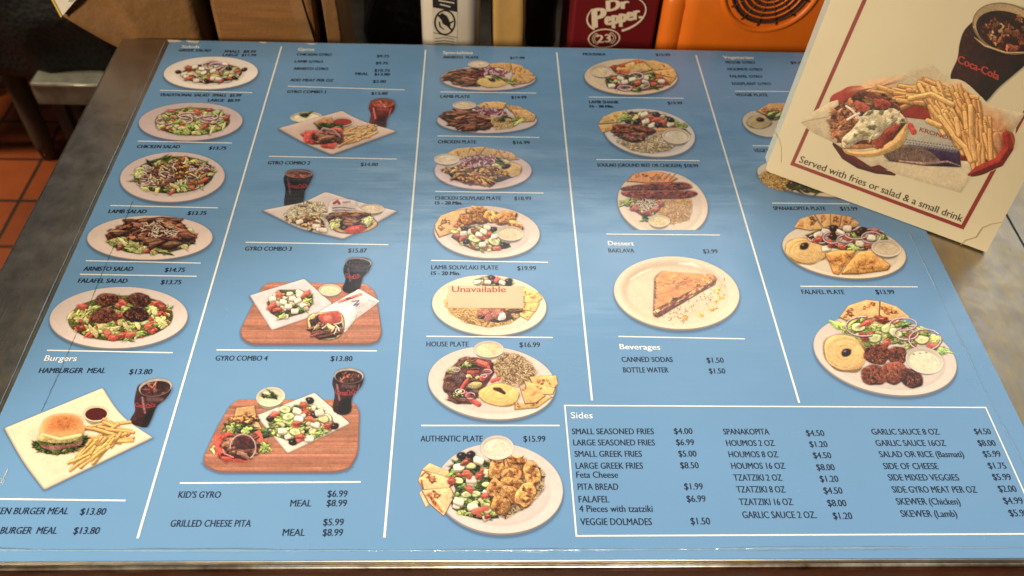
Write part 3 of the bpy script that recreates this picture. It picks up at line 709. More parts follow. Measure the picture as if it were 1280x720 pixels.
p = Pic((315, 200, 505, 305), 1280, 8, 2.2); p.asp = .65
p.glass([(275, 130), (265, 170), (280, 250), (272, 385), (340, 392), (425, 365), (445, 270), (490, 190), (512, 130), (480, 90), (390, 80), (300, 92)], (393, 118, 118, 36, 1), (40, 26, 32), (182, 120, 92), froth=(138, 84, 66), brand=(385, 222, 160, 26))
p.tray([(85, 425), (430, 360), (620, 268), (860, 345), (1228, 432), (1000, 560), (770, 668), (400, 580)], (222, 196, 180), r=[12, 60, 24, 60, 14, 60, 20, 60])
p.cup((1010, 410, 104, 40), (226, 200, 160), .5)
p.L('wrapper'); p.shape(spline([(640, 420), (680, 340), (860, 340), (900, 400), (960, 450), (900, 520), (640, 480)]), (206, 186, 178), nz=.04, sh=.2)
p.line([(690, 365), (720, 345), (735, 368)], 22, (176, 60, 60)); p.line([(770, 358), (825, 352)], 14, (160, 130, 140)); 
for y in (405, 425, 445): p.line([(680, y), (760, y - 6), (870, y + 8)], 8, (120, 108, 130), nz=.2)
p.rice([(265, 470), (330, 400), (450, 350), (600, 360), (640, 430), (600, 540), (440, 560), (300, 520)], 200, 15, (228, 204, 158), 'loaded_fries')
p.scatter([(270, 480), (560, 470), (650, 600), (540, 610), (380, 540)], 50, {'chk': 1, 'feta': 1}, 32)
p.L('gyro'); p.pita(spline([(640, 470), (760, 430), (940, 440), (1050, 520), (1040, 570), (900, 620), (700, 600)]), (226, 176, 104), 'gyro', 3)
p.bed([(650, 450), (920, 445), (1020, 540), (940, 590), (760, 590), (640, 520)], (70, 48, 38)); p.scatter((830, 475, 180, 40), 36, {'beef': 3, 'slice': 1}, 36)
p.scatter((700, 530, 60, 50), 12, {'pale': 1}, 34); p.scatter((970, 520, 60, 45), 12, {'pale': 1}, 34); p.scatter((840, 520, 90, 50), 12, {'slice': 1}, 40)
p.blob(870, 585, 90, 32, (186, 56, 44), -6, .1, nz=.1); p.line([(830, 580), (900, 572)], 8, (226, 130, 110))
done(p, 'gyro_combo_picture', 'picture of a wrapped gyro with loaded fries and a dark cola on a square plate')

p = Pic((290, 310, 490, 440), 1108, 9, 2.1); p.asp = .75
p.woodboard([(225, 240), (950, 250), (1000, 320), (1045, 620), (985, 670), (100, 672), (45, 590), (150, 380)], [60, 60, 40, 60, 50, 70, 50, 40])
p.tray([(120, 330), (500, 213), (700, 390), (560, 475), (275, 572)], (218, 196, 186), r=[8, 12, 20, 30, 14])
p.salad([(240, 380), (330, 290), (470, 290), (560, 330), (560, 390), (500, 450), (340, 495), (265, 450)], 80, {'let': 3, 'dk': 1, 'tom': 2, 'feta': 3, 'pale': 1}, 25)
p.at('feta', 30, (305, 378), (355, 372), (390, 402), (435, 435), (420, 350), (470, 325), (280, 350), (455, 362)); p.at('tom', 36, (330, 325), (515, 320), (320, 430), (275, 405))
p.cup((678, 290, 78, 42), (230, 204, 152), .3)
p.glass([(782, 110), (770, 160), (785, 220), (765, 290), (815, 312), (880, 285), (905, 210), (945, 165), (965, 110), (930, 70), (820, 70)], (876, 102, 92, 38, 4), (38, 32, 42), (168, 148, 148), (60, 46, 56), brand=(838, 200, 100, 22))
p.L('wrapper'); p.shape(rpoly([(880, 283), (1025, 370), (850, 500), (780, 590), (730, 500), (560, 470), (700, 385)], 14), (222, 206, 200), sh=.12, nz=.05)
p.line([(740, 375), (890, 322)], 20, (190, 92, 84), nz=.3); p.line([(830, 370), (880, 365), (840, 400), (880, 385), (860, 405)], 6, (70, 74, 130)); p.line([(770, 480), (810, 460), (780, 500)], 16, (176, 160, 160), soft=3); p.line([(945, 360), (985, 372)], 8, (200, 150, 150))
p.shape(spline([(740, 440), (840, 400), (860, 470), (790, 560)]), (232, 218, 210), sh=.2, nz=.04)
p.L('gyro'); p.pita(spline([(520, 490), (570, 455), (740, 445), (780, 520), (760, 600), (700, 636), (600, 632), (535, 570)]), (226, 186, 118), 'gyro', 1)
p.bed([(535, 500), (600, 460), (740, 470), (765, 540), (720, 620), (600, 636), (560, 590)], (60, 40, 40)); p.scatter((650, 570, 105, 60), 50, {'beef': 3, 'slice': 1}, 26)
p.shape(spline([(600, 470), (660, 448), (735, 440), (755, 500), (700, 530), (625, 520)]), (184, 72, 54), nz=.1, sh=.2); p.blob(662, 487, 28, 20, (226, 110, 86), 0, .2, soft=4, contact=0)
p.at('pale', 30, (560, 475), (585, 550), (680, 545)); p.at('shred', 26, (700, 560), (715, 575), (640, 545), (735, 520), (730, 555))
done(p, 'gyro_combo_picture', 'picture of a wrapped gyro with salad and dip on a reddish wood board')

p = Pic((240, 450, 470, 605), 1068, 10); p.asp = .8
p.woodboard([(240, 230), (940, 235), (975, 300), (965, 590), (880, 655), (110, 655), (55, 590), (140, 400)], [60, 50, 30, 90, 70, 80, 50, 40])
p.cup((456, 214, 84, 56, -8), (220, 206, 164), .35, herb=False, wall=(226, 206, 172)); p.at('dk', 20, (420, 210), (440, 212), (462, 190), (470, 205), (455, 215), (480, 212))
p.tray([(370, 325), (712, 190), (920, 370), (555, 545)], (224, 200, 174), r=[12, 12, 14, 14])
p.salad([(440, 370), (540, 285), (680, 245), (800, 330), (840, 380), (740, 450), (590, 480), (480, 440)], 110, {'let': 4, 'pale': 2, 'cuc': 2, 'tom': 3, 'feta': 2, 'dk': 1}, 27)
p.at('oli', 27, (685, 235), (455, 340), (828, 385), (585, 478), (565, 312), (710, 320)); p.at('cuc', 34, (540, 290), (560, 330), (600, 420), (765, 345)); p.at('feta', 30, (715, 372), (680, 455), (610, 295), (740, 305), (525, 410), (620, 340)); p.at('tom', 28, (480, 315), (610, 370), (690, 345), (630, 445), (790, 380), (650, 262))
p.glass([(822, 100), (815, 140), (828, 200), (818, 290), (870, 318), (920, 300), (930, 220), (985, 150), (995, 95), (960, 60), (860, 58)], (910, 92, 87, 46, 2), ice=(150, 90, 66), brand=(895, 192, 120, 22))
p.pita([(255, 280), (365, 265), (375, 330), (240, 345)], (214, 158, 88), 'gyro', 3); p.pita([(170, 420), (240, 345), (370, 330), (420, 420), (300, 400)], (220, 170, 104), 'gyro', 2)
p.scatter((300, 345, 80, 28), 14, {'chk': 1}, 26)
p.scatter((280, 400, 75, 32), 30, {'dk': 3, 'let': 1}, 30); p.scatter((415, 430, 35, 28), 10, {'dk': 1}, 26)
for x, y, a, b, ro in [(165, 500, 35, 78, -8), (190, 520, 42, 70, -12), (385, 470, 32, 62, -10), (250, 570, 80, 24, 8), (215, 450, 40, 30, 0)]: p.blob(x, y, a, b, p.v((196, 74, 52)), ro, .1, nz=.10, sh=.3)
p.scatter((285, 500, 88, 78), 50, {'slice': 3, 'beef': 1}, 34); p.bed((300, 480, 60, 40), (84, 46, 40), nz=.2)
p.line([(296 + 74 * math.cos(t), 508 + 76 * math.sin(t)) for t in np.linspace(3.1, 7.2, 26)], 8, (196, 160, 150)); p.line([(178, 520), (190, 545), (240, 565)], 8, (226, 130, 110)); p.scatter((120, 525, 14, 28), 6, {'pale': 1}, 14); p.scatter((425, 510, 18, 40), 8, {'let': 1}, 20)
done(p, 'gyro_combo_picture', 'picture of a gyro with square salad plate and cola on an orange wood board')

def fan(p, pts, cols=(224, 178, 112), spots=3, sz=None):
    for q in pts: p.pita(q, cols, 'pita_bread', spots, sz)
p = Pic((540, 60, 690, 120), 1280, 11, 2.4); p.asp = .55
p.plate((602, 325, 510, 133, 0), (204, 178, 168), 0)
fan(p, [[(600, 170), (780, 158), (860, 170), (830, 260), (640, 250)], [(840, 165), (960, 190), (1010, 240), (860, 280)], [(900, 210), (1030, 235), (1090, 290), (1000, 320), (870, 300)], [(860, 290), (1080, 300), (1108, 325), (1040, 372), (900, 395), (820, 370)]], (206, 160, 88), 4)
p.L('lamb_slices'); LB = [(120, 300), (180, 255), (290, 235), (470, 215), (560, 250), (570, 330), (480, 415), (340, 410), (230, 380), (150, 330)]
p.bed(LB, (62, 38, 28)); p.scatter(LB, 90, {'beef': 3, 'slice': 1}, 44, .3)
p.L('onion'); p.scatter([(520, 260), (580, 200), (740, 215), (810, 300), (640, 300), (560, 290)], 80, {'pshred': 1}, 34)
p.hummus((650, 365, 175, 60), (216, 178, 96), (640, 340, 40)); p.at('dk', 44, (690, 320), (730, 322)); p.at('let', 45, (850, 350), (840, 375)); p.at('pale', 40, (600, 310))
p.cup((495, 172, 114, 38), (222, 198, 172), .25)
done(p, 'plate_picture', 'picture of a mixed plate with dark shredded lamb, hummus and pita')

p = Pic((535, 115, 685, 175), 1280, 12, 2.4); p.asp = .55
p.plate((630, 305, 535, 138, 0), (208, 182, 170), 0)
fan(p, [[(510, 150), (600, 110), (760, 105), (850, 125), (800, 190), (560, 180)], [(820, 135), (980, 160), (1060, 200), (880, 215)], [(880, 190), (1050, 190), (1150, 250), (1120, 290), (930, 260)], [(920, 250), (1160, 260), (1130, 315), (960, 330)]], (208, 160, 92), 4)
p.L('lamb_slices'); LB = [(105, 260), (200, 205), (330, 180), (480, 180), (640, 230), (690, 330), (660, 400), (520, 408), (380, 400), (230, 340), (150, 290)]
p.bed(LB, (80, 48, 34)); p.scatter(LB, 80, {'slice': 2, 'beef': 3}, 52, .3)
p.L('onion'); p.scatter([(480, 190), (560, 160), (760, 170), (870, 240), (720, 250), (560, 230)], 90, {'pshred': 1}, 32)
p.rice([(660, 280), (780, 250), (900, 260), (960, 340), (880, 385), (720, 405), (690, 350)], 130, 16, (220, 182, 104)); p.at('oli', 40, (790, 300)); p.at('dk', 36, (800, 275), (850, 270)); p.at('let', 44, (930, 300), (970, 320))
p.cup((388, 140, 125, 42), (216, 192, 160), .2)
done(p, 'plate_picture', 'picture of a plate of brown lamb slices with rice and pita')

p = Pic((535, 175, 685, 240), 1280, 13, 2.4); p.asp = .62
p.plate((588, 330, 520, 205, 0), (214, 184, 176), .8)
fan(p, [[(190, 150), (300, 95), (470, 75), (430, 190), (330, 215)], [(460, 80), (620, 75), (540, 170), (420, 180)], [(610, 80), (760, 110), (840, 200), (660, 190), (560, 160)], [(750, 105), (900, 140), (975, 210), (860, 220), (780, 170)]], (216, 174, 112), 4)
p.hummus((870, 320, 130, 85), (224, 184, 116)); p.at('oli', 40, (845, 283), (820, 285)); p.at('dk', 46, (770, 225), (740, 245)); p.at('pale', 46, (840, 230), (720, 270))
p.L('grilled_chicken'); LB = [(175, 320), (300, 280), (500, 290), (700, 290), (900, 400), (780, 445), (640, 470), (420, 465), (280, 430)]
p.bed(LB, (74, 40, 20)); p.scatter(LB, 62, {'chk': 1}, 50, .3)
p.L('onion'); p.scatter([(330, 230), (450, 180), (620, 160), (740, 190), (720, 250), (500, 290), (380, 280)], 100, {'pshred': 1}, 36)
p.cup((200, 205, 135, 58), (226, 202, 172), .3)
done(p, 'plate_picture', 'picture of a plate of charred chicken chunks with pickled onion and pita')

p = Pic((535, 245, 695, 330), 1280, 14, 2.2); p.asp = .75
p.plate((590, 365, 530, 265, 3), (228, 196, 172), .8)
fan(p, [[(65, 290), (120, 200), (250, 150), (390, 130), (370, 300), (330, 345), (110, 418), (70, 340)]], (230, 174, 100), 9, 26)
p.salad([(230, 410), (330, 310), (500, 300), (700, 320), (790, 440), (830, 510), (660, 550), (480, 550), (340, 490)], 60, {'let': 4, 'tom': 2, 'feta': 2, 'cuc': 1, 'pale': 2}, 42)
p.at('oli', 40, (365, 330), (655, 335), (385, 460)); p.at('oli', 52, (755, 495)); p.at('cuc', 62, (465, 430), (660, 460)); p.at('tom', 46, (350, 420), (600, 385), (690, 525), (530, 410), (470, 360)); p.at('feta', 42, (355, 372), (510, 380), (545, 482), (590, 310), (555, 350), (665, 400))
p.L('grilled_chicken')
for e in [(480, 140, 95, 42, -4), (400, 235, 85, 55, 8), (520, 220, 85, 60, 0), (640, 205, 85, 65, 5), (780, 215, 110, 68, -12), (880, 290, 80, 38, 25)]:
    p.blob(e[0], e[1] + 8, e[2], e[3], (120, 62, 26), e[4], .14, nz=.2, contact=.4); p.blob(e[0], e[1] - 4, e[2] * .93, e[3] * .88, p.v((214, 142, 56)), e[4], .14, nz=.22, sh=.3, contact=0)
    for _ in range(7): p.blob(e[0] + p.r.uniform(-.6, .6) * e[2], e[1] + p.r.uniform(-.6, .6) * e[3], 20, 8, (156, 90, 34), p.r.uniform(-60, 60), .4, nz=.2, soft=3, contact=0)
p.cup((822, 375, 136, 72, 2), (226, 202, 158), .35, herb=False)
done(p, 'plate_picture', 'picture of a plate of golden chicken pieces with salad and a dip cup')

p = Pic((530, 335, 700, 425), 1280, 15, 2.2); p.asp = .7
p.plate((615, 355, 540, 288, 3), (240, 208, 164), .82)
p.rice([(190, 330), (260, 200), (900, 220), (960, 420), (800, 530), (600, 560), (400, 520), (250, 430)], 420, 15, (232, 176, 92), dark=(150, 90, 44), nd=.2)
fan(p, [[(930, 185), (1080, 235), (1000, 290), (930, 270)], [(940, 270), (1085, 240), (1115, 290), (1060, 340), (940, 330)], [(930, 335), (1090, 330), (1050, 415), (930, 400)], [(900, 400), (1040, 415), (980, 495), (900, 450)]], (240, 194, 96), 3)
p.salad([(480, 110), (600, 75), (700, 120), (820, 110), (820, 175), (520, 180)], 34, {'let': 2, 'pale': 2, 'feta': 2, 'oli': 1, 'tom': 1}, 34)
p.at('oli', 44, (640, 95), (650, 125), (795, 125)); p.at('tom', 34, (685, 115)); p.at('feta', 36, (600, 130), (735, 135), (500, 130))
p.L('lamb_skewer'); p.scatter([(500, 390), (640, 380), (780, 410), (770, 460), (720, 520), (600, 490), (520, 440)], 16, {'slice': 1}, 46)
for x, y in [(560, 420), (620, 460), (690, 430)]: p.blob(x, y, 60, 34, p.v((176, 104, 86)), -20, .2, nz=.16)
p.blob(735, 458, 34, 40, (214, 190, 180), 20, .2, nz=.1); p.scatter((850, 405, 60, 20), 8, {'beef': 1}, 30)
done(p, 'plate_picture', 'picture of a plate of lamb skewer over rice, partly covered by a sticker')

p = Pic((525, 420, 705, 530), 1178, 16); p.asp = .8
p.plate((590, 390, 525, 302, 5), (226, 196, 170), .82)
p.rice([(590, 230), (680, 140), (800, 150), (900, 220), (960, 300), (900, 360), (800, 420), (640, 370)], 420, 12, (214, 172, 116), dark=(104, 70, 40), nd=.22)
p.L('grilled_vegetables'); LB = [(185, 420), (210, 300), (330, 190), (440, 175), (580, 200), (610, 300), (560, 380), (470, 500), (420, 560), (330, 550), (240, 500)]
p.bed(LB, (82, 50, 44), nz=.25)
for x, y, a, b, ro, c in [(300, 330, 75, 60, 10, (80, 56, 56)), (240, 420, 50, 50, 30, (92, 62, 50)), (310, 525, 95, 30, 10, (100, 66, 58)), (370, 210, 60, 40, -20, (110, 70, 52)), (280, 280, 60, 28, -20, (120, 118, 60)), (460, 460, 60, 24, -5, (90, 60, 60)), (560, 260, 40, 60, 0, (110, 56, 54))]: p.blob(x, y, a, b, c, ro, .18, nz=.25, sh=.35)
for P, wd in [([(440, 290), (400, 300), (470, 290)], 36), ([(470, 215), (540, 240), (560, 300), (510, 345)], 52), ([(340, 430), (365, 390), (390, 360)], 30), ([(370, 470), (430, 530), (480, 560)], 42), ([(590, 370), (640, 350)], 30)]: p.line(P, wd, p.v((208, 84, 62)), nz=.1, sh=.3, contact=.35)
p.scatter((400, 235, 50, 36), 14, {'dk': 2, 'let': 2}, 24); p.scatter((305, 480, 55, 40), 16, {'dk': 3, 'pale': 1}, 22); p.at('pale', 28, (320, 465), (400, 330), (470, 340), (380, 225))
p.blob(445, 410, 62, 32, (120, 110, 50), -12, .05); p.blob(448, 402, 58, 27, (206, 184, 92), -12, .05, contact=0)
p.scatter(LB, 16, {'beef': 1, 'oni': 1}, 28)
p.hummus((650, 485, 165, 96, 2), (234, 184, 90)); p.L('hummus').line([(608, 432), (650, 440), (690, 468)], [20, 36, 20], (82, 44, 34), contact=.4)
fan(p, [[(890, 335), (1120, 325), (1130, 400), (1100, 430), (920, 400)], [(850, 370), (1110, 430), (1090, 480), (1000, 480), (870, 430)], [(775, 545), (860, 560), (1060, 490), (1085, 500), (960, 590), (775, 605)], [(810, 405), (870, 420), (1030, 490), (950, 550), (860, 560)]], (236, 182, 92), 3, 18)
p.cup((562, 108, 122, 68, 0), (228, 200, 142), .3)
done(p, 'plate_picture', 'picture of a plate of grilled vegetables, rice, hummus and pita')

p = Pic((515, 535, 715, 675), 1029, 17); p.asp = .8
p.plate((562, 395, 412, 295, 4), (220, 192, 172), .8)
p.rice([(480, 210), (600, 190), (780, 215), (850, 290), (850, 400), (760, 500), (600, 585), (530, 550)], 380, 11, (190, 158, 112), dark=(70, 44, 28), nd=.5)
fan(p, [[(48, 420), (60, 400), (110, 500), (90, 515)], [(60, 270), (110, 225), (260, 290), (240, 340), (150, 300)], [(38, 340), (60, 275), (150, 295), (262, 330), (240, 400), (70, 400)], [(60, 400), (250, 385), (275, 440), (205, 572), (110, 490)]], (230, 180, 116), 3, 20)
p.line([(110, 430), (150, 490), (195, 540)], [14, 26, 12], (150, 84, 36), soft=3, nz=.3); p.line([(60, 310), (85, 285), (115, 300), (95, 320)], 11, (156, 88, 40), soft=2); p.line([(60, 340), (70, 390)], 14, (156, 88, 40), soft=3, nz=.2)
SR = [(235, 270), (300, 200), (420, 180), (500, 230), (520, 320), (500, 420), (560, 580), (440, 590), (330, 560), (260, 520), (280, 400)]
p.salad(SR, 110, {'dk': 4, 'let': 3, 'pale': 1}, 32, bed=(62, 76, 30)); p.scatter(SR, 26, {'feta': 2, 'tom': 2, 'cuc': 1}, 26)
p.at('feta', 40, (300, 250), (382, 330), (428, 205), (300, 470), (390, 505)); p.at('cuc', 32, (380, 245), (300, 340), (480, 300), (410, 425), (350, 430)); p.at('tom', 36, (345, 220), (355, 300), (435, 308), (255, 342), (370, 395)); p.line([(400, 540), (480, 515)], 34, (196, 92, 66), contact=.4)
p.at('oli', 34, (318, 178), (378, 172))
p.L('grilled_chicken')
for e in [(545, 260, 42, 66, 12), (660, 240, 62, 40, 8), (640, 300, 58, 34, 6), (770, 290, 44, 70, -12), (640, 360, 62, 36, 10), (535, 390, 42, 55, 20), (625, 430, 56, 50, 25), (730, 430, 52, 72, 30), (570, 500, 56, 50, 20), (670, 205, 55, 20, 5)]:
    e = (e[0], e[1], e[2] * 1.14, e[3] * 1.14, e[4])
    p.blob(e[0], e[1] + 4, e[2], e[3], (112, 64, 28), e[4], .12, 2.5, nz=.2, contact=.4); p.blob(e[0], e[1] - 3, e[2] * .96, e[3] * .94, p.v((188, 130, 56), .07), e[4], .08, 2.8, nz=.2, sh=.3, contact=0)
    for _ in range(9): p.blob(e[0] + p.r.uniform(-.6, .6) * e[2], e[1] + p.r.uniform(-.6, .6) * e[3], 15, 8, p.v((132, 76, 28)), p.r.uniform(-60, 60), .4, nz=.25, soft=3, contact=0)
p.cup((548, 126, 106, 78), (222, 206, 178), .12)
done(p, 'plate_picture', 'picture of a plate of sliced grilled chicken, green salad, pita and round dip')

p = Pic((720, 60, 870, 130), 1280, 18, 2.4); p.asp = .62
p.plate((588, 310, 498, 196, 1), (222, 190, 150), .8)
fan(p, [[(700, 140), (820, 130), (990, 180), (1060, 240), (900, 260), (800, 220)], [(820, 250), (1050, 225), (1078, 300), (1060, 330), (840, 275)], [(850, 290), (1060, 330), (1000, 400), (900, 350)]], (222, 170, 92), 3)
p.L('moussaka'); p.shape(rpoly([(360, 205), (640, 130), (720, 145), (825, 240), (560, 300), (420, 270)], 20), (150, 76, 30), nz=.15, contact=.4); p.shape(rpoly([(420, 215), (640, 135), (715, 150), (815, 230), (560, 290), (470, 270)], 20), (222, 178, 96), nz=.10, contact=0)
for x, y in [(400, 205), (490, 190), (480, 250), (540, 250), (660, 150)]: p.blob(x, y, 44, 20, (176, 82, 24), -10, .35, nz=.2, soft=2, contact=0)
p.salad([(310, 340), (380, 290), (560, 300), (820, 260), (960, 340), (1000, 390), (880, 430), (640, 470), (460, 450), (330, 410)], 90, {'let': 4, 'dk': 2, 'tom': 2, 'feta': 1, 'pshred': 2}, 40)
p.at('feta', 44, (475, 320), (520, 360), (740, 360), (600, 330), (740, 312), (910, 350), (380, 400)); p.at('oni', 52, (525, 425), (530, 430), (730, 400), (640, 300)); p.at('tom', 42, (660, 370), (830, 385), (880, 310))
p.cup((272, 250, 118, 62, 2), (214, 190, 148), .2)
done(p, 'plate_picture', 'picture of a plate with a yellow baked square, salad and onion rings')

p = Pic((735, 125, 885, 205), 1280, 19, 2.4); p.asp = .7
p.plate((655, 355, 492, 255, 8), (214, 196, 180), .84)
fan(p, [[(105, 260), (150, 190), (280, 130), (400, 110), (440, 150), (400, 230), (270, 250)], [(105, 270), (270, 258), (260, 320), (150, 355)]], (230, 182, 98), 4)
p.rice([(300, 440), (500, 420), (650, 360), (820, 350), (960, 480), (860, 540), (680, 570), (460, 540)], 300, 17, (220, 192, 140), dark=(150, 116, 80), nd=.15)
p.salad([(370, 170), (450, 130), (700, 130), (860, 180), (980, 250), (1100, 370), (980, 300), (700, 290), (500, 265), (400, 250)], 70, {'let': 3, 'pale': 4, 'tom': 3, 'feta': 1, 'pshred': 1}, 42)
p.at('let', 56, (380, 190), (420, 210), (960, 260), (1000, 300)); p.at('tom', 56, (600, 165), (660, 185), (740, 210), (800, 240)); p.at('feta', 46, (615, 225), (680, 268), (880, 255), (600, 150)); p.at('oli', 46, (525, 232), (725, 155), (752, 268), (880, 212)); p.at('oli', 26, (455, 140))
p.L('lamb_shank'); p.line([(560, 360), (720, 330), (980, 305)], [60, 44, 26], (214, 150, 70), nz=.1)
SH = spline([(255, 330), (290, 265), (420, 262), (560, 275), (700, 310), (720, 350), (620, 390), (600, 430), (500, 455), (390, 430), (300, 380)])
p.shape(SH, (126, 64, 42), nz=.25, sh=.4, contact=.5); p.scatter(SH, 34, {'slice': 2, 'beef': 2}, 34, .6)
for _ in range(30): p.blob(p.r.uniform(300, 640), p.r.uniform(290, 420), 22, 9, p.v(p.r.choice([(92, 40, 26), (170, 96, 66), (150, 78, 50)])), p.r.uniform(-30, 30), .4, nz=.2, soft=2, contact=0)
p.cup((940, 385, 150, 82, 4), (214, 196, 166), .35, herb=False)
done(p, 'plate_picture', 'picture of a plate with a browned lamb shank on rice')

p = Pic((750, 200, 900, 300), 1080, 20, 2.2); p.asp = .8
p.plate((565, 400, 412, 300, 12), (230, 196, 162), .86)
i = int(633 / p.step); p.a[i:] = 0; p.lab[i:] = -1      # the print itself is cut straight below
fan(p, [[(240, 195), (300, 125), (400, 108), (560, 115), (700, 170), (640, 205), (420, 210)]], (236, 148, 70), 9, 16)
for x in (470, 530, 590, 640): p.line([(x + 40, 125), (x - 20, 190)], 8, (170, 84, 40), soft=2)
p.rice([(500, 450), (580, 370), (820, 350), (830, 440), (800, 540), (640, 580), (560, 520)], 300, 12, (228, 170, 92), dark=(190, 124, 60), nd=.2)
p.salad([(255, 400), (300, 345), (540, 345), (570, 390), (500, 490), (380, 500), (280, 450)], 46, {'tom': 4, 'pale': 2, 'let': 1}, 34)
p.scatter((420, 400, 100, 60), 60, {'shred': 1}, 18); p.at('let', 44, (220, 395), (245, 385)); p.at('dk', 34, (410, 520), (410, 545), (405, 500))
p.L('kofta_skewer')
for P in [[(190, 255), (330, 225), (560, 210), (760, 205), (830, 250), (700, 272), (400, 275), (230, 280)], [(190, 290), (300, 275), (560, 280), (800, 275), (878, 308), (780, 345), (520, 352), (260, 335)]]:
    Q = spline(P); p.shape(Q, (112, 50, 40), nz=.28, sh=.4, contact=.5); bb = bbox(Q); d = sd_poly(Q)
    for _ in range(130):
        x, y = p.r.uniform(bb[0], bb[2]), p.r.uniform(bb[1], bb[3])
        if d(np.array([x]), np.array([y]))[0] < -8: p.blob(x, y, 14, 6, p.v(p.r.choice([(76, 30, 26), (150, 80, 62), (128, 62, 48)])), p.r.uniform(-40, 40), .4, nz=.2, soft=2, contact=0)
p.cup((532, 550, 98, 54), (232, 206, 140), .4)
p.a[i:] = 0
done(p, 'plate_picture', 'picture of a plate with two long dark kofta over rice')

p = Pic((755, 310, 935, 420), 1178, 21); p.asp = .8
p.plate((595, 372, 516, 302, 4), (236, 202, 160), 0)
p.shape((575, 362, 425, 245, 4), (206, 166, 128), sh=-.1, nz=.02, contact=0, soft=16, rnd=60); p.shape((590, 372, 410, 232, 4), (234, 200, 160), sh=-.1, nz=.02, contact=0, soft=10, rnd=60)
p.line([(620, 130), (720, 135), (790, 165)], [4, 20, 6], (252, 236, 206), soft=7); p.line([(220, 260), (300, 210), (380, 180)], [5, 12, 5], (250, 226, 190), soft=7)
for _ in range(150):
    t = p.r.uniform(0, 1); x = 980 - 420 * t + p.r.gauss(0, 40) - 60 * math.sin(t * 3); y = 330 + 250 * t + p.r.gauss(0, 38); p.blob(x, y, p.r.uniform(3, 9), p.r.uniform(2, 5), p.v(p.r.choice([(190, 130, 80), (150, 84, 40), (226, 172, 96)])), p.r.uniform(0, 90), .4, contact=0, nz=.2)
p.L('pastry_crumbs')
for x, y in [(930, 345), (955, 400), (920, 430), (890, 500), (790, 550), (660, 578)]: p.blob(x, y, 28, 18, (232, 166, 70), p.r.uniform(-40, 40), .4, nz=.25, contact=.15, soft=2)
p.L('baklava'); p.shape(rpoly([(410, 240), (470, 190), (900, 225), (925, 260), (900, 300), (440, 575), (400, 555)], 16), (156, 92, 62), nz=.16, contact=.35, sh=.3)
p.shape(rpoly([(425, 250), (480, 190), (880, 222), (910, 245), (420, 500)], 14), (228, 138, 60), nz=.08, contact=0, sh=.05)
p.blob(600, 285, 110, 46, (226, 142, 62), 5, .3, soft=14, contact=0, nz=.1); p.blob(700, 250, 80, 24, (222, 128, 62), 5, .3, soft=12, contact=0, nz=.1)
for _ in range(60): p.blob(p.r.uniform(430, 860), p.r.uniform(225, 330), p.r.uniform(5, 18), 4, p.v(p.r.choice([(202, 108, 44), (242, 172, 88)]), .08), p.r.uniform(-40, 20), .4, contact=0, nz=.2, soft=3) if True else 0
for k in range(26): t = k / 25; p.blob(900 - 470 * t + p.r.gauss(0, 14), 268 + 250 * t + p.r.gauss(0, 12), 26, 10, p.v(p.r.choice([(190, 104, 50), (236, 170, 80), (140, 76, 44)])), -30, .4, nz=.25, soft=2, contact=0)
for q in (18, 36): p.line([(912, 262 + q), (432, 520 + q)], 5, (92, 46, 36), nz=.3, soft=2)
for q in range(12): p.line([(415 + 3 * q % 5, 250 + 24 * q), (428, 265 + 24 * q)], 7, (150, 112, 76), nz=.3, soft=2)
for a, b in [((440, 380), (560, 350)), ((450, 310), (500, 300)), ((560, 240), (600, 320)), ((640, 250), (610, 300)), ((470, 230), (520, 240))]: p.line([a, b], 5, (198, 108, 40), soft=3)
done(p, 'dessert_picture', 'picture of a golden baklava triangle on a round plate')

p = Pic((920, 110, 1060, 260), 672, 22); p.asp = .65
p.plate((175, 215, 138, 78, 12), (206, 184, 150), 0)
fan(p, [[(120, 140), (200, 92), (300, 90), (300, 160), (200, 175)]], (200, 152, 90), 8, 11); p.hummus((140, 205, 75, 42), (190, 166, 110), (146, 190, 24)); p.salad((230, 165, 50, 28), 26, {'let': 2, 'tom': 1, 'dk': 1}, 18)
done(p, 'plate_picture', 'picture of a hummus plate half hidden behind the leaning board')
p = Pic((920, 190, 1100, 260), 864, 23); p.asp = .6
p.plate((490, 158, 366, 108, 7), (226, 200, 160), 0)
p.rice((250, 170, 110, 56, 12), 160, 9, (232, 178, 88), 'rice'); p.L('grape_leaves'); p.scatter((430, 205, 140, 44, 6), 40, {'dk': 1, 'oli': 1}, 30)
done(p, 'plate_picture', 'picture of a plate with yellow rice and dark rolls under the board edge')

p = Pic((970, 255, 1150, 360), 1234, 24); p.asp = .75
p.plate((585, 405, 535, 235, 7), (226, 196, 156), .86)
fan(p, [[(150, 205), (200, 130), (330, 90), (400, 220), (290, 230)], [(330, 92), (470, 85), (470, 190), (410, 210)], [(468, 85), (570, 98), (540, 200), (470, 190)], [(565, 100), (640, 115), (720, 170), (660, 220), (545, 205)]], (226, 170, 98), 4, 20)
p.hummus((255, 405, 180, 115, 10), (228, 178, 100), (242, 362, 44))
SR = [(250, 270), (390, 215), (560, 200), (760, 200), (900, 230), (960, 300), (820, 330), (780, 400), (560, 395), (380, 350)]
p.salad(SR, 70, {'let': 4, 'dk': 1, 'tom': 2, 'feta': 2, 'oni': 1}, 36)
p.at('oli', 44, (495, 208), (485, 280), (740, 225), (715, 250)); p.at('feta', 44, (425, 235), (550, 245), (360, 260), (580, 310), (430, 378), (720, 335), (610, 205), (815, 285)); p.at('tom', 44, (365, 305), (475, 350), (600, 290), (790, 360), (850, 235)); p.at('oni', 62, (485, 290), (600, 300), (820, 290), (690, 270))
p.L('spinach_pie')
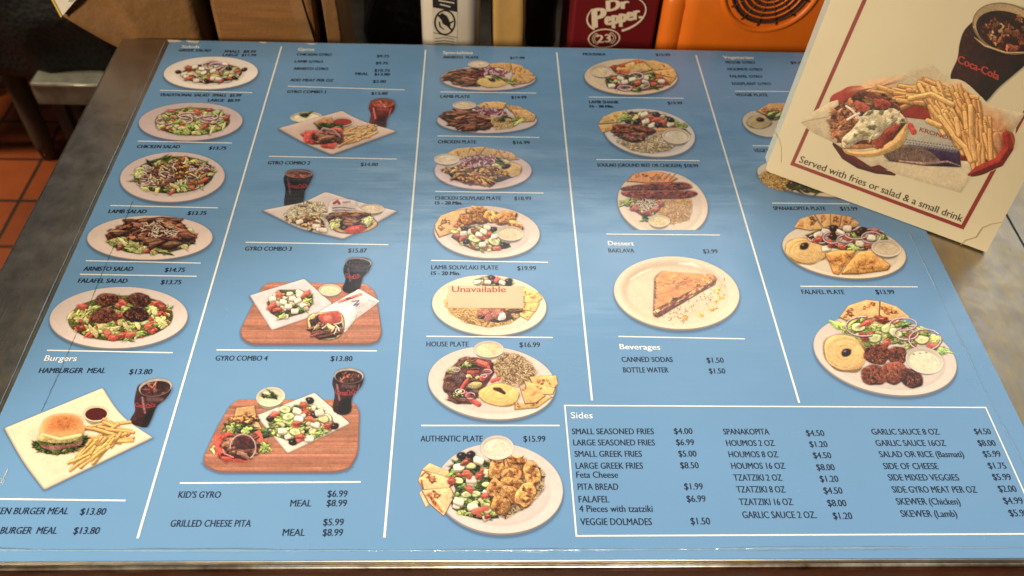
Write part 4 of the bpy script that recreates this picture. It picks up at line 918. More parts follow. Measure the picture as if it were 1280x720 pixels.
for P, hl in [([(415, 425), (540, 400), (690, 400), (660, 450), (590, 520), (540, 610), (490, 600), (450, 490)], 1), ([(700, 415), (810, 395), (900, 460), (985, 530), (960, 570), (700, 605), (555, 605), (600, 530)], 1)]:
    p.shape(rpoly(P, 14), (160, 90, 30), nz=.1, contact=.4); c = np.mean(P, 0); p.shape(rpoly([c + (np.array(q) - c) * .95 - (0, 5) for q in P], 14), (224, 156, 66), nz=.10, contact=0, sh=.3, rnd=60)
    for _ in range(10): p.blob(c[0] + p.r.uniform(-.5, .5) * 180, c[1] + p.r.uniform(-.4, .4) * 110, 34, 12, p.v((196, 122, 44)), p.r.uniform(-50, 30), .4, nz=.2, soft=5, contact=0)
p.cup((945, 380, 128, 72, 6), (216, 190, 150), .3)
done(p, 'plate_picture', 'picture of a plate of golden spinach pie triangles with hummus and salad')

p = Pic((1005, 365, 1205, 505), 1029, 25); p.asp = .8
fanp = [[(225, 165), (280, 90), (400, 50), (490, 60), (485, 160), (300, 200)], [(490, 60), (600, 95), (690, 170), (540, 190), (485, 150)]]
p.plate((522, 412, 470, 250, 12), (222, 194, 168), .84)
fan(p, fanp, (238, 180, 106), 6, 16)
SR = [(190, 220), (320, 175), (520, 180), (700, 190), (840, 270), (920, 390), (860, 410), (680, 350), (500, 350), (380, 340)]
p.L('salad').scatter(SR, 90, {'let': 5, 'pale': 3, 'tom': 1}, 36); p.at('let', 50, (235, 225), (290, 220), (380, 310), (880, 380), (850, 310))
p.at('cuc', 46, (350, 230), (455, 300), (540, 235), (760, 310), (590, 265)); p.at('tom', 40, (405, 200), (385, 290), (690, 285), (825, 350), (530, 330), (500, 180)); p.at('oni', 78, (385, 225), (660, 270), (780, 310), (640, 210))
p.hummus((262, 395, 145, 120, 25), (230, 176, 96)); p.at('oli', 36, (272, 390))
p.L('falafel')
for e in [(600, 410, 60, 62, 20), (470, 402, 85, 64, 5), (690, 555, 76, 62, 25), (450, 535, 85, 66, 8), (575, 520, 88, 72, -8)]: p.patty(e, (112, 54, 36))
p.cup((775, 440, 124, 84, 14), (222, 206, 168), .12, herb=False)
for x, y in [(705, 400), (745, 395), (785, 390)]: p.blob(x, y, 8, 5, (150, 140, 110), 0, .3, soft=2, contact=0)
done(p, 'plate_picture', 'picture of a plate of brown falafel with hummus, salad and dip')
# ------------------------------------------------------------------ flat marks on planes
def flat(px, plane, lift):
    P = np.array(px, float); V = plane(P[:, 0], P[:, 1]) + np.array(lift); return V
def stroke(l, px, wd, plane, lift):
    """ribbon along a line of pixels, as flat quads on a plane"""
    P = np.array(px, float); W = np.broadcast_to(wd, (len(P),)); t = np.gradient(P, axis=0); t /= np.hypot(*t.T)[:, None] + 1e-9
    nn = np.stack([-t[:, 1], t[:, 0]], 1) * W[:, None] / 2
    a = flat(P - nn, plane, lift); b = flat(P + nn, plane, lift); n = len(P)
    l.add(list(a) + list(b), [(i, i + 1, n + i + 1, n + i) for i in range(n - 1)])
def ell(cx, cy, rx, ry, rot=0, a0=0, a1=6.2832, n=40):
    t = np.linspace(a0, a1, n); c, s = math.cos(math.radians(rot)), math.sin(math.radians(rot))
    return np.stack([cx + rx * np.cos(t) * c - ry * np.sin(t) * s, cy + rx * np.cos(t) * s + ry * np.sin(t) * c], 1)
def simple(name, col, rough=.5, noise=None, bump=None, metal=0, spec=.4):
    k = N(name); k.rough(rough); k.b.inputs['Metallic'].default_value = metal; k.b.inputs['Specular IOR Level'].default_value = spec
    if noise:
        sc, amt, st = (noise + (None,))[:3]
        k.color(k.ramp(k.noise(sc, 6, .65, None, st), [(.28, tuple(c * (1 - amt) for c in col)), (.72, tuple(min(1, c * (1 + amt)) for c in col))]))
    else: k.color(col)
    if bump: k.bump(k.noise(bump[0], 5), bump[1], bump[2])
    return k.m

# wear on the sheet: a long dark scratch, a short one, dried smears, white flakes on the far left corner
M_SCR = simple('scratch_dark', (.03, .035, .05), .5)
def scratch(px, w0, mat, name='scratch'):
    rr = random.Random(len(px) * 7 + int(px[0][0])); P = []
    for a, b in zip(px, px[1:]):
        for t in np.arange(0, 1, .08): P.append((a[0] + (b[0] - a[0]) * t + rr.gauss(0, .25), a[1] + (b[1] - a[1]) * t))
    P.append(px[-1]); l = Lines(); stroke(l, P, [w0 * rr.uniform(.25, 1) for _ in P], MENU, (0, 0, .00026)); link(name, l.mesh(), mat, menu)
scratch([(166, 252), (150, 290), (136, 322), (122, 356), (108, 390), (92, 425), (74, 466), (52, 514)], .65, M_SCR)
M_SMEAR = simple('dried_smear', (.42, .46, .46), .6)
scratch([(1, 604), (5, 597), (10, 586)], 1.8, M_SMEAR, 'smear'); scratch([(0, 598), (6, 600), (3, 606)], 1.2, M_SMEAR, 'smear')
M_FLAKE = simple('worn_white_paper', (.62, .56, .46), .8, (90, .4))
for q in [[(209, 50), (224, 50.3), (228, 52.5), (211, 53)], [(232, 50.7), (250, 51.3), (247, 54.2), (236, 53)], [(324, 52.3), (334, 52.6), (332, 54.4), (327, 54)], [(380, 54.3), (397, 54.8), (390, 55.8)]]:
    link('worn_edge', mesh_from(flat(q, MENU, (0, 0, .00022)), [tuple(range(len(q)))]), M_FLAKE, menu)

# ------------------------------------------------------------------ sticker
M_LABEL = print_mat('beige_label', (.64, .52, .34), .4, False, None, .35)
lp = MENU(607., 372.)
lab = thing('paper_sticker', tuple(lp), 'small beige sticker reading Unavailable in red, stuck over a printed rice plate on the menu', 'sticker')
P = flat(rpoly([(560.2, 358), (653.7, 358.6), (654.4, 385.8), (559.8, 385)], 1.2, 4), MENU, (0, 0, .00022))
link('sticker_paper', prism(P, (0, 0, .0007)), M_LABEL, lab)
l = Lines(); l.add(*text_verts('Unavailable', (564.8, 366), (632, 366.2), (0, -7.2), MENU, (0, 0, .00096), .0)); l.add(*text_verts('Unavailable', (565.3, 366), (632.5, 366.2), (0, -7.2), MENU, (0, 0, .0010), .0))
link('sticker_text', l.mesh(), print_mat('red_letters', BLUE, .4, False, (.42, .10, .06)), lab)

# ------------------------------------------------------------------ steel counter
k = N('worn_steel'); k.b.inputs['Metallic'].default_value = 1
co_ = k.n('ShaderNodeTexCoord').outputs['Object']
br = k.noise(110, 4, .6, co_, (9, .25, 1)); bl = k.noise(9, 5, .65, co_); sm = k.noise(34, 6, .7, co_)
c = k.ramp(bl, [(.3, (.36, .325, .285)), (.7, (.42, .375, .32))]); c = k.mix(k.ramp(br, [(.5, (0, 0, 0)), (.85, (.35, .35, .35))]), c, (.55, .48, .37))
fs = k.noise(30, 2, .5, co_, (7, .35, 1)); mpx = k.n('ShaderNodeMapping'); mpx.inputs['Rotation'].default_value = (0, 0, .9); k.l(co_, mpx.inputs[0]); fs2 = k.noise(60, 2, .5, mpx.outputs[0], (8, .25, 1))
c = k.mix(k.ramp(fs, [(.74, (0, 0, 0)), (.80, (.6, .6, .6))]), c, (.66, .58, .44)); c = k.mix(k.ramp(fs2, [(.76, (0, 0, 0)), (.82, (.5, .5, .5))]), c, (.62, .56, .44))
# a band of dried residue along the left edge of the sheet
sx = k.n('ShaderNodeSeparateXYZ'); k.l(k.n('ShaderNodeNewGeometry').outputs['Position'], sx.inputs[0])
mr = k.n('ShaderNodeMapRange'); mr.inputs['From Min'].default_value = -.396; mr.inputs['From Max'].default_value = -.362; k.l(sx.outputs[0], mr.inputs['Value'])
m2 = k.n('ShaderNodeMapRange'); m2.inputs['From Min'].default_value = -.33; m2.inputs['From Max'].default_value = -.34; k.l(sx.outputs[0], m2.inputs['Value'])
mm = k.n('ShaderNodeMath', operation='MULTIPLY'); k.l(mr.outputs[0], mm.inputs[0]); k.l(k.ramp(k.noise(60, 6, .75, co_, (1.5, .4, 1)), [(.42, (0, 0, 0)), (.70, (1, 1, 1))]), mm.inputs[1])
c = k.mix(mm.outputs[0], c, (.50, .40, .22))
k.color(c); k.rough(k.ramp(sm, [(.3, (.30,) * 3), (.7, (.46,) * 3)])); k.bump(br, .10, .0012); M_STEEL = k.m
k = N('worn_brass_edge'); k.b.inputs['Metallic'].default_value = 1
k.color(k.ramp(k.noise(9, 6, .72, None, (1.2, 1, 1)), [(.34, (.09, .05, .03)), (.46, (.36, .28, .20)), (.58, (.66, .57, .44)), (.75, (.84, .76, .60))])); k.rough(.30); k.bump(k.noise(40, 3), .12, .002); M_EDGE = k.m
M_CAB = simple('brown_cabinet', (.055, .024, .009), .5, (5, .4, (1, 1, 6)))
cnt = thing('steel_counter', (.25, .59, -.82), 'worn stainless steel counter with a scratched bare margin, under the blue menu', 'counter')
link('counter_top', box((-.4165, .2655, -.034), (1.0, .9125, -.0012), .003, 3), M_STEEL, cnt)
bm = bmesh.new(); box_bm(bm, (-.4165, .2618, -.0070), (1.0, .2653, -.0014), .0014, 3); link('edge_trim', bm_mesh(bm), M_EDGE, cnt)
link('cabinet_body', box((-.37, .30, -.82), (.97, .88, -.0345)), M_CAB, cnt)
g = atz(-.0012); a, b = g(1259., 270.), g(1290., 325.); d = (b - a) / np.linalg.norm(b - a); n_ = np.array([-d[1], d[0], 0]) * .0012; a = a - d * .10; b = b + d * .03
link('counter_seam', mesh_from([p + (0, 0, .00015) for p in (a - n_, b - n_, b + n_, a + n_)], [(0, 1, 2, 3)]), M_SCR, cnt)

# ------------------------------------------------------------------ floor and the rack behind the counter (setting)
FZ = -.82
k = N('terracotta_tiles'); cc = k.n('ShaderNodeTexCoord').outputs['Object']; bt = k.n('ShaderNodeTexBrick', offset=0.0, squash=1.0)
bt.offset = 0; bt.inputs['Scale'].default_value = 1; bt.inputs['Brick Width'].default_value = .1505; bt.inputs['Row Height'].default_value = .1505; bt.inputs['Mortar Size'].default_value = .005; bt.inputs['Mortar Smooth'].default_value = .3
bt.inputs['Color1'].default_value = (.27, .058, .012, 1); bt.inputs['Color2'].default_value = (.19, .040, .009, 1); bt.inputs['Mortar'].default_value = (.030, .014, .008, 1)
k.l(cc, bt.inputs['Vector']); k.color(k.mix(.5, bt.outputs['Color'], k.ramp(k.noise(11, 6, .7), [(.3, (.5, .5, .5)), (.7, (1, 1, 1))]), 'MULTIPLY')); k.rough(.42)
M_TILE = k.m
fl = link('floor', mesh_from([(-4, -3, 0), (4, -3, 0), (4, 5, 0), (-4, 5, 0)], [(0, 1, 2, 3)]), M_TILE); y199 = atz(FZ)(20., 199.)[1]
fl.location = (-1.06, y199 - .1505 * 8, FZ); tag(fl, kind='structure')
M_DARKMET = simple('dark_rack_steel', (.035, .028, .022), .55, (14, .4))
sh = link('back_wall', box((-3.0, 2.9, FZ), (3.0, 2.95, 2.2)), simple('dark_wall', (.035, .028, .022), .8, (3, .3))); tag(sh, kind='structure')
rack = thing('storage_rack', (.25, 1.1, FZ), 'low dark storage rack behind the counter holding boxes and bags', 'rack')
link('shelf_board', box((-.52, .935, -.165), (.95, 1.36, -.14), .004), simple('rack_board', (.085, .062, .036), .6, (18, .6)), rack)
link('back_panel', box((-.52, 1.362, -.5), (.95, 1.38, .12)), M_DARKMET, rack)
for x in (-.50, .93):
    for y in (.95, 1.34): link('post', box((x - .012, y - .012, FZ), (x + .012, y + .012, -.1655)), M_DARKMET, rack)
SHZ = -.14
def bx_px(x0, x1, Y, depth, ztop, bev=.004, zb=SHZ):
    a = aty(Y)(float(x0), 30.); b = aty(Y)(float(x1), 30.); return box((a[0], Y, zb), (b[0], Y + depth, ztop), bev)

# ------------------------------------------------------------------ things on the rack
M_CARD = simple('brown_cardboard', (.17, .075, .020), .8, (26, .28, (.5, 6, 6)), (220, .25, .002))
M_KRAFT = simple('kraft_paper', (.15, .072, .022), .7, (7, .22), (11, .6, .012))
me = crumple((-.478, .935, SHZ), (-.335, 1.10, .14), .012, 4, 14, 7)
for v in me.vertices:
    t = min(1, max(0, (-.392 - v.co.x) / .035)); q = max(0, (-.425 - v.co.x) / .06); zm = SHZ + .001 + (3 - 2 * t) * t * t * .118 + .040 * q ** 1.2
    v.co.z = zm + (v.co.z - SHZ) * (.14 - zm) / (.14 - SHZ) if v.co.z < .14 else v.co.z
tag(link('paper_bag', me, M_KRAFT), 'crumpled brown paper bag drooping at the far left corner of the counter', 'paper bag')
cb = thing('cardboard_box', (-.26, 1.0, SHZ), 'plain brown cardboard box standing next to the crumpled paper bag', 'box')
link('carton', bx_px(267, 394, .945, .115, .10, .006), M_CARD, cb)
link('open_flap', prism([(-.215, .944, .08), (-.2005, .944, -.02), (-.2005, .944, -.139), (-.209, .944, -.139), (-.213, .944, -.04), (-.226, .944, .06)], (0, -.0012, 0)), simple('shaded_fold', (.17, .085, .03), .8, (30, .3)), cb)
me = crumple((-.186, .955, SHZ), (-.170, 1.07, .09), .005, 9, 8, 14); tag(link('folded_bag', me, M_KRAFT), 'thin folded brown bag standing right of the cardboard box', 'paper bag')
me = crumple((-.15, 1.13, SHZ), (-.03, 1.25, .02), .02, 15, 9, 9, .02); tag(link('bin_bag', me, simple('black_plastic', (.012, .010, .010), .35, None, (50, .5, .01))), 'dark rumpled plastic bag in the gap left of the white jug', 'bag')

cn = thing('plastic_jug', (-.03, 1.0, SHZ), 'off-white square plastic jug with a black and white warning sticker', 'jug')
M_JUG = simple('offwhite_plastic', (.47, .43, .38), .32, (8, .12))
me = bx_px(526, 600, .955, .085, .14, .016); me.polygons.foreach_set('use_smooth', [True] * len(me.polygons)); link('jug_body', me, M_JUG, cn)
AP = aty(.9546); M_STK = simple('sticker_white', (.46, .42, .36), .5); M_BLK = simple('sticker_black', (.012, .011, .011), .5)
st = link('warning_sticker', mesh_from(flat([(540, -14), (571.5, -14), (571.5, 58), (541.5, 58)], AP, (0, 0, 0)), [(0, 1, 2, 3)]), M_STK, cn)
AP2 = (0, -.0003, 0); l = Lines()
l.add(flat([(540.5, -10), (571, -10), (571.2, 15), (541, 9)], AP, AP2), [(0, 1, 2, 3)])
link('sticker_header', l.mesh(), M_BLK, st)
l = Lines()
for y0, xa, xb in ((-3.5, 549, 568), (1.2, 548, 568), (6.0, 550, 563)): stroke(l, [(xa, y0 - 1), ((xa + xb) / 2, y0 + .6), (xb, y0 + 2.4)], 1.5, AP, (0, -.0006, 0))
link('header_lettering', l.mesh(), M_STK, st)
l = Lines(); stroke(l, ell(556, 28, 12.4, 15), 2.1, AP, AP2); stroke(l, [(547, 18), (565.5, 38.5)], 2.0, AP, (0, -.0005, 0))
stroke(l, [(551, 17), (555, 22), (557, 27), (562, 33)], [4, 8, 9, 3], AP, (0, -.0004, 0)); stroke(l, [(549, 27), (550, 33), (555, 37)], [1.6, 2, 1], AP, AP2); stroke(l, [(560, 30), (567, 26)], [3, 1.2], AP, AP2)
stroke(l, [(541.5, 40.5), (556, 44), (571.3, 47)], .8, AP, AP2)
for y in (49, 52.5, 56): stroke(l, [(544, y - 1), (556, y - 2.2), (568, y)], .8, AP, AP2)
link('sticker_pictogram', l.mesh(), M_BLK, st)
kb = thing('kraft_pouch', (.035, 1.0, SHZ), 'glossy tan kraft pouch squeezed in right of the white jug', 'pouch')
a, b = aty(.975)(617., 30.), aty(.975)(655., 30.); me = crumple((a[0], .975, SHZ), (b[0], 1.06, .10), .0035, 21, 8, 16, .006)
link('pouch_body', me, simple('tan_film', (.34, .21, .075), .36, (14, .25)), kb); link('top_seal', box((a[0] + .003, 1.008, .10), (b[0] - .003, 1.022, .125), .003), simple('tan_seal', (.26, .16, .06), .4), kb)
me = crumple((.075, 1.14, SHZ), (.115, 1.25, -.02), .012, 33, 7, 12, .01); tag(link('dark_carton', me, simple('dark_brown', (.030, .016, .012), .6)), 'dark brown carton in the gap left of the maroon soda box', 'box')

YD = .985
sd = thing('soda_box', (.17, 1.05, SHZ), 'maroon soda carton with a white script logo and a circled 23', 'soda box')
k = simple('maroon_card', (.115, .006, .009), .42, (5, .12)); link('carton', bx_px(715, 820, YD, .14, .045, .003), k, sd)
AP = aty(YD - .0006); M_LOGO = simple('logo_cream', (.66, .55, .44), .5); l = Lines(); T3 = (0, 0, 0)
def word(l, s, p0, p1, up, n=3, sp=.55, z=0):
    for i in range(n):
        o = (i - (n - 1) / 2) * sp; l.add(*text_verts(s, (p0[0] + o, p0[1]), (p1[0] + o, p1[1]), up, AP, (0, -.00012 * i - z, 0), 0, .0))
word(l, 'Dr', (759, 14.2), (785.5, 9.5), (-.3, -13), 5, .8); word(l, 'P', (742, 34.5), (757, 31.5), (-1, -23), 5, 1.0); word(l, 'epper.', (757, 31.8), (802, 22.5), (-.5, -16), 5, .75)
link('logo_lettering', l.mesh(), M_LOGO, sd)
l = Lines(); stroke(l, list(ell(771, 17.5, 38, 20.5, -14, 2.55, 3.9, 16)), np.linspace(2.6, 1.2, 16), AP, (0, -.0007, 0)); stroke(l, list(ell(771, 17.5, 37, 21.5, -14, -.55, 1.55, 24)), np.linspace(1.2, 2.8, 24), AP, (0, -.0007, 0)); link('logo_swash', l.mesh(), M_LOGO, sd)
l = Lines(); word(l, 'EST. 1885', (776, 28.3), (794, 24.6), (-.2, -2.6), 1); link('logo_small_text', l.mesh(), M_LOGO, sd)
l = Lines(); stroke(l, ell(755, 48, 19.5, 11.5, -4), 1.5, AP, (0, -.0002, 0))
for q in (14.5, 12): stroke(l, ell(755, 48, q, q * .62, -4, 2.2, 4.1, 14), .8, AP, (0, -.0002, 0)); stroke(l, ell(755, 48, q, q * .62, -4, -.95, .95, 14), .8, AP, (0, -.0002, 0))
link('logo_rings', l.mesh(), M_LOGO, sd); l = Lines(); word(l, '23', (746, 53.6), (763.5, 52.2), (-.2, -9.6), 3, .5); link('logo_number', l.mesh(), M_LOGO, sd)

# orange blower
YO = .97; ob = thing('orange_blower', (.33, 1.05, SHZ), 'orange plastic blower with a round dark slotted grille, between soda box and sign board', 'blower')
M_OR = simple('orange_plastic', (.60, .135, .010), .38, (7, .14)); M_VENT = simple('vent_dark', (.055, .018, .010), .6)
a = aty(YO)(849., 30.)[0]; b = aty(YO)(1062., 30.)[0]; a2 = aty(YO)(829., 30.)[0]
bm = bmesh.new(); box_bm(bm, (a, YO, SHZ), (b, YO + .17, .13), .022, 5); link('housing', bm_mesh(bm, True), M_OR, ob)
bm = bmesh.new(); box_bm(bm, (a2, YO + .006, SHZ), (a + .012, YO + .16, .034), .014, 5); link('side_flange', bm_mesh(bm, True), M_OR, ob)
gc = aty(YO)(966., -17.)
link('grille_disc', prism([(gc[0] + .0495 * math.cos(t), YO + .0004, gc[2] + .0495 * math.sin(t)) for t in np.linspace(0, 2 * math.pi, 48, endpoint=False)], (0, -.0008, 0)), M_VENT, ob)
link('grille_rim', tube([(gc[0] + .0585 * math.cos(t), YO + .0015, gc[2] + .0585 * math.sin(t)) for t in np.linspace(0, 2 * math.pi, 65)], .0042, 10), M_OR, ob)
for r in (.020, .027, .034, .041, .048):
    link('grille_ring', tube([(gc[0] + r * math.cos(t), YO - .0012, gc[2] + r * math.sin(t)) for t in np.linspace(0, 2 * math.pi, 49)], .0013, 6), M_OR if r < .045 else M_VENT, ob)
for i in range(14):
    t = i * 2 * math.pi / 14 + .1; link('grille_spoke', tube([(gc[0] + q * math.cos(t), YO - .0014, gc[2] + q * math.sin(t)) for q in (.016, .0525)], .0010, 6), M_VENT, ob)

# white carton corner high on the left, resting on the paper bag
wc = thing('white_carton', (-.47, .95, .03), 'corner of a white carton with a yellow edge, poking over the paper bag', 'carton')
f = aty(.922); P = f(np.array([60., 77.5, 110., 92.]), np.array([-12., 20.5, -18., -52.]))
link('carton_body', prism(P, (-.02, .10, .03)), simple('white_card', (.62, .58, .50), .6, (30, .15)), wc)
P2 = f(np.array([58.5, 60.5, 77.8, 76.2]), np.array([-12., -13., 19.8, 21.6])) + np.array((0, -.0008, 0)); link('yellow_edge', prism(P2, (0, .0006, 0)), simple('yellow_card', (.62, .42, .07), .6), wc)
l = Lines()
for q in (0, 3.4): stroke(l, [(86 + q, 2), (92 + q, -8), (99 + q, -20)], .7, f, (0, -.0012, 0))
link('carton_print', l.mesh(), M_BLK, wc)

# ------------------------------------------------------------------ lower left: step, black bag, wooden stand
f = atz(-.5); a = f(36., 104.5); b = f(160., 104.5); c2 = f(50., 72.)
stp = thing('steel_step', (float(a[0] + b[0]) / 2, float(a[1]), FZ), 'low grey metal step with a bright worn front edge on the tiles', 'step')
M_GREY = simple('grey_zinc', (.27, .26, .20), .5, (30, .4), None, .3)
link('step_top', box((a[0], a[1], -.552), (b[0], c2[1] + .05, -.5), .004, 2), M_GREY, stp)
link('worn_edge', tube([(a[0] + .005, a[1] - .001, -.502), (b[0], a[1] - .001, -.502)], .0028, 6), simple('bare_edge', (.55, .52, .42), .35, (60, .4), None, .8), stp)
for x in (a[0] + .03, b[0] - .03):
    for y in (a[1] + .03, c2[1]): link('leg', box((x - .012, y - .012, FZ), (x + .012, y + .012, -.5525)), M_DARKMET, stp)
M_BAG = N('black_mesh_fabric'); k = M_BAG; vo = k.n('ShaderNodeTexVoronoi'); vo.inputs['Scale'].default_value = 95; k.l(k.n('ShaderNodeTexCoord').outputs['Object'], vo.inputs['Vector'])
k.color(k.ramp(vo.outputs['Distance'], [(.2, (.004, .0035, .003)), (.6, (.010, .008, .007))])); k.rough(.7); k.bump(vo.outputs['Distance'], .6, .004)
p0 = atz(-.499)(128., 93.)
me = crumple((p0[0] - .30, p0[1] + .02, -.499), (p0[0] + .02, p0[1] + .28, -.22), .028, 5, 12, 7, .04)
tag(link('black_bag', me, M_BAG.m), 'black mesh fabric bag slumped on the grey metal step', 'bag')
me = crumple((p0[0] + .05, p0[1] + .16, -.60), (p0[0] + .22, p0[1] + .42, -.14), .02, 8, 10, 8, .03)
M_BP = simple('black_liner', (.010, .009, .009), .3, None, (40, .6, .01)); tag(link('bin_liner', me, M_BP), 'shiny black bin liner hanging behind the left corner of the counter', 'bin liner')
ft = atz(FZ)(63., 196.); M_WOOD = simple('weathered_wood', (.105, .072, .042), .75, (30, .45, (1, 1, .12)), (120, .4, .004))
stl = thing('wooden_stool', (float(ft[0]) - .10, float(ft[1]) + .1, FZ), 'weathered wooden stool with round legs standing on the terracotta floor', 'stool')
for dx, dy, zz in ((0, 0, 0), (-.24, -.02, 0), (0, .24, 0), (-.24, .24, 0)):
    link('leg', tube([(ft[0] + dx, ft[1] + dy, FZ), (ft[0] + dx - .002, ft[1] + dy, FZ + .05), (ft[0] + dx - .004, ft[1] + dy, -.34)], [.017, .022, .026], 12), M_WOOD, stl)
link('stretcher', tube([(ft[0] - .24, ft[1] - .02, -.60), (ft[0], ft[1], -.60)], .014, 8), M_WOOD, stl)
link('seat', box((ft[0] - .30, ft[1] - .06, -.34), (ft[0] + .06, ft[1] + .30, -.305), .008), M_WOOD, stl)

# ------------------------------------------------------------------ the leaning sign board
A = MENU(956., 214.); B = MENU(1232., 316.); U = (B - A) / np.linalg.norm(B - A); BW = float(np.linalg.norm(B - A)); BH = .285
Wd = -(RM @ np.array([50 - 640., -(2300 - 360.), -FPX])); Wd -= U * (Wd @ U); Wd /= np.linalg.norm(Wd); NB = np.cross(U, Wd)
if NB @ (CAMP - A) < 0: NB = -NB
A = A + np.array((0, 0, .0008)); BD = on_plane(A, NB)
def loc2(u, v, n=0): return A + U * u + Wd * v + NB * n
def uv_of(x, y): P = BD(np.array(float(x)), np.array(float(y))) - A; return float(P @ U), float(P @ Wd)
M_PAPER = print_mat('cream_print', (.61, .53, .36), .42, True, None, .06); M_PAPER.node_tree.nodes['Principled BSDF'].inputs['Specular IOR Level'].default_value = .30
M_FOAM = simple('foam_core', (.60, .56, .48), .8)
M_BRED = print_mat('red_border', BLUE, .5, False, (.22, .014, .007)); M_BTXT = print_mat('dark_letters', BLUE, .34, False, (.05, .035, .02))
sb = thing('sign_board', tuple(loc2(BW / 2, 0)), 'cream sign board with red frame and gyro picture, leaning back on the blue menu', 'sign')
out = rpoly([(0, 0), (BW, 0), (BW, BH), (0, BH)], [.005, .0008, .004, .004], 6)
link('printed_face', prism([loc2(u, v, 0) for u, v in out], tuple(-NB * .0006)), M_PAPER, sb)
link('foam_board', prism([loc2(u, v, -.0007) for u, v in rpoly([(.0006, .0006), (BW - .0006, .0006), (BW - .0006, BH - .0006), (.0006, BH - .0006)], .004, 5)], tuple(-NB * .0045)), M_FOAM, sb)
ks = N('loose_film'); ks.color((.60, .66, .62)); ks.rough(.2); ks.b.inputs['Alpha'].default_value = .55
link('film_margin', prism([loc2(*q) for q in [(.0004, .006, -.0003), (-.0048, .013, -.0003), (-.0052, .10, -.0003), (-.0050, BH - .01, -.0003), (.0004, BH - .005, -.0003)]], tuple(-NB * .0002)), ks.m, sb)
link('support_leg', prism([loc2(BW * .35, .02, -.0056), loc2(BW * .65, .02, -.0056), loc2(BW * .58, .20, -.0056), loc2(BW * .42, .20, -.0056)], tuple(np.array((.20, .30, -.02)) * .18)), M_FOAM, sb)
u0, v0 = uv_of(987.5, 206); u1, v1 = uv_of(1204.4, 287); u2, v2 = uv_of(1245.6, 211.7); u3, v3 = uv_of(1078, 0)
bw = .0036; l = Lines()
inner = [(u0, v0), (u1, v1), (u1 + (u2 - u1) / (v2 - v1) * (.262 - v1), .262), (u0 + (u3 - u0) / (v3 - v0) * (.262 - v0), .262)]
cI = np.mean(inner, 0); inn = [(q[0] + (bw if q[0] < cI[0] else -bw), q[1] + (bw if q[1] < cI[1] else -bw)) for q in inner]
l.add([loc2(*q, .00012) for q in inner] + [loc2(*q, .00012) for q in inn], [(i, (i + 1) % 4, (i + 1) % 4 + 4, i + 4) for i in range(4)])
link('red_frame', l.mesh(), M_BRED, sb)
l = Lines()
for o in (0, .45): l.add(*text_verts('Served with fries or salad & a small drink', (998.2 + o, 202.6), (1201.5 + o, 277.3), (3.3, -8.0), BD, NB * (.00015 + .00003 * o), 0))
link('sign_text', l.mesh(), M_BTXT, sb)
M_CREASE = simple('torn_paper', (.40, .30, .16), .8)
link('torn_corner', tube([BD(float(x), float(y)) + NB * .0002 for x, y in [(1200, 306.4), (1206.7, 300.5), (1213, 298.5), (1220, 296.3), (1224, 290), (1228, 284.6), (1239.8, 279.8), (1253, 277.8)]], [.0002, .0007, .0006, .0006, .0007, .0006, .0004, .0002], 6), M_CREASE, sb)
link('crease', tube([BD(float(x), float(y)) + NB * .00005 for x, y in [(968, 165), (974, 173), (977, 185), (976.5, 203)]], .00022, 5), M_CREASE, sb)

def onboard(p, name, lift, label): return p.build(name, sb, M_PAPER, BD, NB * lift, label)
p = Pic((1155, -8, 1320, 140), 880, 41); p.asp = .8; o = 27; q = 43
p.glass([(o + 300, q + 140), (o + 240, q + 205), (o + 210, q + 290), (o + 195, q + 390), (o + 150, q + 525), (o + 250, q + 640), (o + 360, q + 692), (o + 470, q + 585), (o + 570, q + 500), (o + 650, q + 430), (o + 740, q + 330), (o + 760, q + 200), (o + 690, q + 80), (o + 520, q + 30), (o + 380, q + 60)], (o + 530, q + 190, 240, 165, 18), (58, 36, 25), (206, 172, 118), (130, 76, 46), shine=False)
for _ in range(26): p.blob(o + p.r.gauss(430, 60), q + p.r.gauss(210, 40), p.r.uniform(5, 14), p.r.uniform(4, 10), p.v(p.r.choice([(176, 118, 72), (206, 160, 100), (90, 50, 30)]), .2), p.r.uniform(0, 90), .4, contact=0, soft=2)
p.line([(o + 310, q + 250), (o + 380, q + 305), (o + 520, q + 350), (o + 640, q + 350)], [5, 12, 7, 8], (222, 180, 120), soft=2)
onboard(p, 'cola_picture', .00013, 'picture of a large glass of dark cola with ice')
l = Lines()
for o in (0, .5, 1.0): l.add(*text_verts('Coca-Cola', (1197.5 + o, 78.5), (1248 + o, 100.5), (-1.0, -10.5), BD, NB * (.00022 + .00003 * o), 0, .35))
link('glass_lettering', l.mesh(), print_mat('glass_red', BLUE, .34, False, (.38, .045, .03)), sb)

